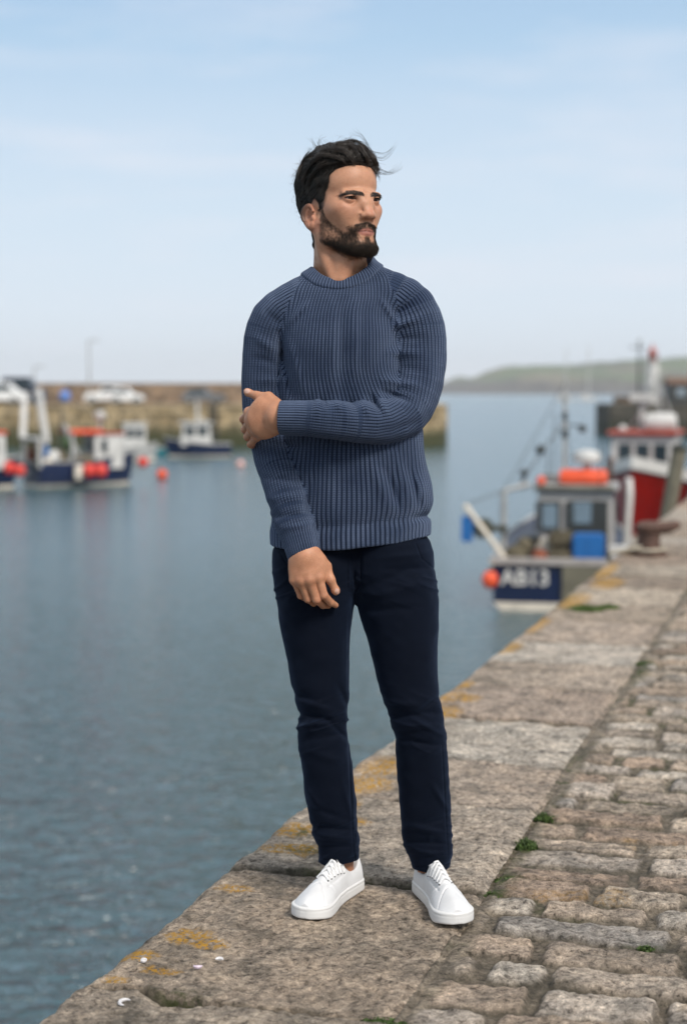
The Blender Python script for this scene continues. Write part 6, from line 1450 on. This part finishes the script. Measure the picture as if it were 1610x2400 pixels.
def tube_strands(paths, rad, sides=4):
    """paths (n, k, 3), rad (n, k) -> verts, faces"""
    n, k, _ = paths.shape
    t = np.gradient(paths, axis=1); t /= np.linalg.norm(t, axis=2, keepdims=True) + 1e-9
    ref = np.where(np.abs(t[..., 2:3]) < 0.9, np.array([0, 0, 1.0]), np.array([1.0, 0, 0])); a = np.cross(t, ref); a /= np.linalg.norm(a, axis=2, keepdims=True) + 1e-9; b = np.cross(t, a)
    an = 2 * np.pi * np.arange(sides) / sides
    V = paths[:, :, None, :] + rad[:, :, None, None] * (np.cos(an)[None, None, :, None] * a[:, :, None, :] + np.sin(an)[None, None, :, None] * b[:, :, None, :])
    base = (np.arange(n) * k * sides)[:, None, None]; i = np.arange(k - 1)[None, :, None]; j = np.arange(sides)[None, None, :]
    p0 = base + i * sides + j; p1 = base + i * sides + (j + 1) % sides
    F = np.stack([p0, p1, p1 + sides, p0 + sides], -1).reshape(-1, 4)
    return V.reshape(-1, 3), F
def hair_material(name, c0, c1, rough=0.38, spec=0.5):
    k = NT(name); t = k.attr('shade'); c = k.mix(t, c0, c1); k.l(c, k.b.inputs['Base Color']); k.setv(Roughness=rough); k.b.inputs['Specular IOR Level'].default_value = spec
    return k.m
M_hair = hair_material('black brown hair', (0.0045, 0.0038, 0.0036), (0.050, 0.037, 0.028), 0.40, 0.5)
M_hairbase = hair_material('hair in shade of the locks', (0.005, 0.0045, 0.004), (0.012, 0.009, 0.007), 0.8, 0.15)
M_beard = hair_material('beard hair', (0.010, 0.0075, 0.006), (0.045, 0.030, 0.019), 0.5, 0.3)
def grad_l(f, q, e=0.8):
    I = np.eye(3, dtype=F32); g = np.stack([f(q + I[k] * F32(e)) - f(q - I[k] * F32(e)) for k in range(3)], 1); return g / (np.linalg.norm(g, axis=1, keepdims=True) + 1e-9)
def sample_faces(V, Fc, wt, n, rg):
    """random points on quads, with weights"""
    p = V[Fc]; ar = 0.5 * np.linalg.norm(np.cross(p[:, 2] - p[:, 0], p[:, 3] - p[:, 1]), axis=1) * wt
    i = rg.choice(len(Fc), n, p=ar / ar.sum()); u, v = rg.random((2, n, 1))
    return (p[i, 0] * (1 - u) + p[i, 1] * u) * (1 - v) + (p[i, 3] * (1 - u) + p[i, 2] * u) * v
def zh(zx, zy, dep):
    """point from the 330x400 head crop, dep metres nearer than the head centre"""
    return np.array(P(650 + zx * 330 / 1568, 290 + zy * 400 / 1901, DP - dep))
def build_hair():
    rg = np.random.default_rng(11)
    V, Fc = extract(f_hair, (-110, -135, -105), (110, 125, 155), 2.0, project=1)
    parts = [(h2w(V), Fc, 0.2 + 0.2 * rg.random(len(V)))]
    # combed strands
    fw = V[Fc].mean(1); N = 15000; q = sample_faces(V, Fc, 1.0 + 2.5 * sstep(30, 0, hair_edge(fw)) * (fw[:, 2] > 0) , N, rg).astype(F32)
    q = q[hair_edge(q) > -1.0]; N = len(q)
    K = 9; L = rg.uniform(22, 46, N); path = np.zeros((N, K, 3)); p = q - grad_l(f_hair, q) * rg.uniform(1, 5, N)[:, None]; p = p.astype(F32)
    lift = rg.uniform(0.1, 1.5, N) * (1 + 1.0 * sstep(70, 110, q[:, 2])); lift = lift + (rg.random(N) < 0.04) * rg.uniform(2, 8, N) * sstep(20, 90, q[:, 2])
    a, b, c = q.T
    for i in range(K):
        path[:, i] = p
        a, b, c = p.T
        topw = sstep(48, 88, c + 0.18 * b)[:, None]
        side = np.stack([0 * a, -np.ones(N), -0.50 - 0.010 * np.clip(-b, 0, 90)], 1)
        frontness = sstep(10, 70, b)[:, None]
        top = np.stack([0.55 + 0.25 * frontness[:, 0], -0.75 + 0 * b, 0.35 * frontness[:, 0]], 1)
        quiff = np.stack([0.95 + 0 * a, 0.25 - 0.010 * (b - 60), -0.25 - 0.012 * np.clip(a, 0, 60)], 1)
        qw = (sstep(8, 40, a) * sstep(35, 70, b))[:, None]
        top = top * (1 - qw) + quiff * qw
        dr = side * (1 - topw) + top * topw
        sw = np.stack([vnoise(a / 14, b / 14, c / 14, seed=431), vnoise(a / 14, b / 14, c / 14, seed=432), vnoise(a / 14, b / 14, c / 14, seed=433)], 1) * 0.42
        dr = dr + sw; nrm = grad_l(f_hair, p); dr = dr - nrm * (dr * nrm).sum(1, keepdims=True); dr /= np.linalg.norm(dr, axis=1, keepdims=True) + 1e-9
        p = p + dr * (L / (K - 1))[:, None]
        d = f_hair(p.astype(F32)); tgt = lift * ((i + 1) / K) ** 1.5 - 0.6 * (i < 2)
        p = (p - nrm * (d - tgt)[:, None] * 0.8).astype(F32)
    r0 = rg.uniform(0.20, 0.50, N)[:, None]; tp = np.array([.6, 1, 1, 1, .95, .85, .7, .45, .12])[None]
    v, f = tube_strands(h2w(path), r0 * tp * HS)
    clump = (vnoise(q[:, 0] / 5, q[:, 1] / 9, q[:, 2] / 9, seed=441) * 0.5 + 0.5); sh = np.clip(clump * 0.7 + rg.random(N) * 0.5 - 0.15, 0, 1)
    parts.append((v, f, np.repeat(sh, K * 4)))
    # flyaways lifted by the wind, traced
    wisps = [([(1085, 500), (1140, 540), (1215, 555), (1300, 535), (1405, 435)], 9, .035), ([(1090, 470), (1170, 520), (1260, 545), (1340, 500), (1370, 440)], 7, .035), ([(1030, 340), (1110, 385), (1190, 385), (1265, 320), (1312, 225)], 8, .03),
             ([(1020, 300), (1100, 320), (1190, 330), (1270, 275), (1296, 190)], 5, .03), ([(1020, 320), (1010, 240), (950, 150), (880, 118), (775, 150)], 6, .02), ([(1010, 310), (980, 220), (930, 130), (880, 80), (840, 50)], 3, .02), ([(960, 300), (920, 225), (860, 185), (760, 185), (650, 200)], 6, .01),
             ([(470, 290), (430, 250), (395, 220), (340, 205)], 5, -.01), ([(450, 260), (470, 190), (500, 150), (548, 128)], 4, -.01), ([(430, 260), (410, 215), (400, 180), (396, 150)], 3, -.01), ([(520, 250), (560, 225), (610, 210), (680, 185)], 4, .0),
             ([(340, 380), (340, 320), (370, 270), (430, 250)], 4, -.02), ([(270, 470), (235, 445), (205, 440), (178, 432)], 3, -.03), ([(240, 545), (205, 535), (180, 530), (152, 512)], 3, -.03), ([(260, 500), (200, 560), (170, 610), (160, 650)], 5, -.02), ([(330, 360), (270, 420), (250, 470), (240, 520)], 4, -.02),
             ([(1060, 480), (1110, 540), (1125, 590), (1100, 620)], 12, .04), ([(1040, 470), (1090, 520), (1120, 570), (1130, 615)], 10, .04)]
    ps = []; rr = []
    for pts, n, dep in wisps:
        w = np.array([zh(x, y, dep) for x, y in pts])
        for _ in range(n):
            j = rg.normal(0, 1, 3) * 0.0022; g = rg.normal(0, 1, 3) * 0.0052; e = rg.uniform(0.75, 1.0); tt = np.linspace(0, 1, len(w))[:, None]
            cv = catmull(w + j + g * tt ** 1.5, 12); cv = np.stack([np.interp(np.linspace(0, e, 12), np.linspace(0, 1, 12), cv[:, k]) for k in range(3)], 1)
            ps.append(cv); rr.append(rg.uniform(0.00018, 0.00036) * np.linspace(1, 0.3, 12))
    v, f = tube_strands(np.array(ps), np.array(rr)); parts.append((v, f, np.full(len(v), 0.4)))
    # fine stray hairs standing off the outline
    m = 420; qs = sample_faces(V, Fc, 0.15 + sstep(20, 90, fw[:, 2]) + 0.6 * sstep(-40, -90, fw[:, 1]), m, rg).astype(F32); qs = qs[hair_edge(qs) > 6]; m = len(qs); nr = grad_l(f_hair, qs)
    fl = np.stack([0.6 + 0 * qs[:, 0], -0.55 + 0 * qs[:, 0], 0.1 + 0 * qs[:, 0]], 1) + rg.normal(0, 0.5, (m, 3)); fl -= nr * (fl * nr).sum(1, keepdims=True); fl /= np.linalg.norm(fl, axis=1, keepdims=True); ln = rg.uniform(14, 34, m)[:, None, None]; tt = np.linspace(0, 1, 8)
    pa = qs[:, None] + (fl[:, None] * tt[None, :, None] * 1.0 + nr[:, None] * (rg.uniform(0.15, 0.6, m)[:, None] * np.sin(tt * 2.2)[None])[:, :, None]) * ln
    v, f = tube_strands(h2w(pa), rg.uniform(0.00012, 0.00022, m)[:, None] * np.linspace(1, .3, 8)[None]); parts.append((v, f, np.full(len(v), 0.5)))
    # thick locks over the crown and the fringe, laid on the hair's own surface
    locks = [[(700, 235), (790, 195), (890, 200), (970, 260), (1010, 340)], [(640, 290), (760, 240), (850, 270), (900, 350), (925, 430)], [(560, 330), (690, 300), (790, 350), (850, 430), (880, 470)], [(820, 250), (910, 270), (980, 350), (1020, 440), (1030, 480)], [(880, 225), (980, 270), (1050, 360), (1090, 460), (1110, 540)],
             [(450, 320), (540, 290), (660, 280), (760, 300), (830, 370)], [(600, 260), (680, 225), (770, 215), (860, 240), (940, 310)], [(1000, 290), (1060, 350), (1100, 430), (1120, 520), (1120, 600)], [(400, 380), (500, 350), (620, 360), (720, 400), (790, 455)], [(430, 300), (350, 350), (280, 440), (230, 560), (220, 680)], [(520, 340), (420, 400), (340, 500), (290, 620), (290, 740)], [(560, 420), (470, 470), (390, 560), (340, 680), (350, 800)]]
    deps = np.arange(.16, -.12, -.002)
    def on_hair(x, y, lift):
        pts = np.array([zh(x, y, d) for d in deps]); val = f_hair(w2h(pts.astype(F32))); i = np.argmax(val < lift) if (val < lift).any() else int(np.argmin(val)); return pts[i]
    ps = []; rr = []; sh = []
    for lk in locks:
        w = np.array([on_hair(x, y, 3.0) for x, y in lk])
        for _ in range(70):
            sd = rg.normal(0, 0.0042, 3); e = rg.uniform(0.6, 1.0); b0 = rg.uniform(0, 0.25); cv = catmull(w, 14); cv = np.stack([np.interp(np.linspace(b0, e, 14), np.linspace(0, 1, 14), cv[:, k]) for k in range(3)], 1)
            tt = np.linspace(0, 1, 14)[:, None]; cv = cv + sd * (0.35 + 0.9 * np.abs(tt - 0.6)) + rg.normal(0, 0.0012, 3) * np.sin(tt * 6 + rg.uniform(0, 6))
            ps.append(cv); rr.append(rg.uniform(0.00022, 0.00046) * np.interp(np.linspace(0, 1, 14), [0, .1, .8, 1], [.4, 1, .8, .2])); sh.append(np.full(14 * 4, rg.uniform(0.25, 1.0)))
    v, f = tube_strands(np.array(ps), np.array(rr)); parts.append((v, f, np.concatenate(sh)))
    Vs, Fs, Ss, n = [], [], [], 0
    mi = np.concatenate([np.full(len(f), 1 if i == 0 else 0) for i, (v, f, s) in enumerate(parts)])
    for v, f, s in parts: Vs.append(v); Fs.append(f + n); Ss.append(s); n += len(v)
    man_part(mesh_np('hair', np.vstack(Vs), np.vstack(Fs), [M_hair, M_hairbase], mat_idx=mi, attrs=dict(shade=np.concatenate(Ss))))
def build_beard():
    rg = np.random.default_rng(12)
    q = w2h(HEAD_V.astype(F32)); fc = q[HEAD_F].mean(1); wt = beard_density(fc); wt = np.where(wt < 0.04, 0, wt) ** 1.2; sx_ = sym(fc); wt = wt * (1 - 0.45 * sstep(62, 45, sx_[:, 1]) * sstep(-104, -88, sx_[:, 2]))
    N = 14000; r = sample_faces(q, HEAD_F, wt, N, rg).astype(F32); nrm = grad_l(f_head_l, r, 0.9)
    s = sym(r); sg = np.sign(r[:, 0])
    down = np.stack([0.15 * sg * 0, 0.10 + 0 * s[:, 0], -1.0 + 0 * s[:, 0]], 1)
    jawd = np.stack([0 * sg, 0.75 + 0 * sg, -0.8 + 0 * sg], 1); m = sstep(70, 30, s[:, 1])[:, None]; dr = down * (1 - m) + jawd * m
    tash = ((s[:, 2] > -72) & (s[:, 1] > 70))[:, None]; dr = np.where(tash, np.stack([sg * 0.85, 0.1 + 0 * sg, -0.6 + 0 * sg], 1), dr)
    dr = dr + rg.normal(0, 0.32, dr.shape); dr = dr - nrm * (dr * nrm).sum(1, keepdims=True) * 0.9; dr /= np.linalg.norm(dr, axis=1, keepdims=True)
    L = rg.uniform(4, 8, N) * (0.6 + 0.5 * wt.max()) * np.where(s[:, 2] < -108, 1.35, 1.0) * (1 - 0.35 * sstep(62, 45, s[:, 1]) * sstep(-104, -88, s[:, 2])) * np.where((s[:, 2] > -76) & (s[:, 1] > 70), 0.8, 1) * np.where(s[:, 2] < -138, 0.7, 1)
    t = np.linspace(0, 1, 4); path = r[:, None] + (dr[:, None] * t[None, :, None] + nrm[:, None] * (0.42 * t - 0.22 * t ** 2)[None, :, None]) * L[:, None, None] - nrm[:, None] * 0.4
    v, f = tube_strands(h2w(path), rg.uniform(0.10, 0.21, N)[:, None] * np.array([1, 1, .8, .25])[None] * HS, 3)
    man_part(mesh_np('beard', v, f, M_beard, attrs=dict(shade=np.repeat(np.clip(rg.random(N) * 1.1 - 0.1, 0, 1), 12))))
    # brows and lashes
    for sd in (-1, 1):
        w = brow_mask(fc) * (np.sign(fc[:, 0]) == sd); n = 800; r = sample_faces(q, HEAD_F, w, n, rg).astype(F32); nr = grad_l(f_head_l, r, 0.9); aa = np.abs(r[:, 0])
        dr = np.stack([sd * (0.75 + 0 * aa), -0.4 + 0 * aa, np.interp(aa, [8, 18, 38, 58], [1.0, 0.45, 0.0, -0.55])], 1) + rg.normal(0, 0.15, (n, 3)); dr = dr - nr * (dr * nr).sum(1, keepdims=True); dr /= np.linalg.norm(dr, axis=1, keepdims=True)
        L = rg.uniform(5, 9, n); path = r[:, None] + (dr[:, None] * t[None, :, None] + nr[:, None] * (0.3 * t - 0.2 * t * t)[None, :, None]) * L[:, None, None]
        v, f = tube_strands(h2w(path), rg.uniform(0.12, 0.24, n)[:, None] * np.array([1, 1, .8, .25])[None] * HS, 3)
        # lashes along the upper lid
        m = 90; x = np.linspace(-13.5, 14.5, m); up = 2.7 * np.clip(1 - (x / 15.5) ** 2, 0, 1) ** 0.75 + x / 31; y = np.sqrt(np.clip((ER + 1.6) ** 2 - x * x - up * up, 1, None))
        o = np.stack([sd * (EYE[0] + x), EYE[1] + y, EYE[2] + up], 1); dl = np.stack([sd * x * 0.02, 0.9 + 0 * x, -0.1 + 0.5 * (x / 15) ** 2 * 0], 1)
        path2 = o[:, None] + (dl[:, None] * t[None, :, None] + np.array([0, 0, 1.0]) * (0.5 * t ** 2)[None, :, None]) * 4.5
        v2, f2 = tube_strands(h2w(path2), np.full((m, 1), 0.30) * np.array([1, 1, .7, .2])[None] * HS, 3)
        man_part(mesh_np('eyebrow', v, f, M_hair, attrs=dict(shade=np.full(len(v), 0.3)))); man_part(mesh_np('eyelashes', v2, f2, M_hair, attrs=dict(shade=np.zeros(len(v2)))))
build_hair(); build_beard()
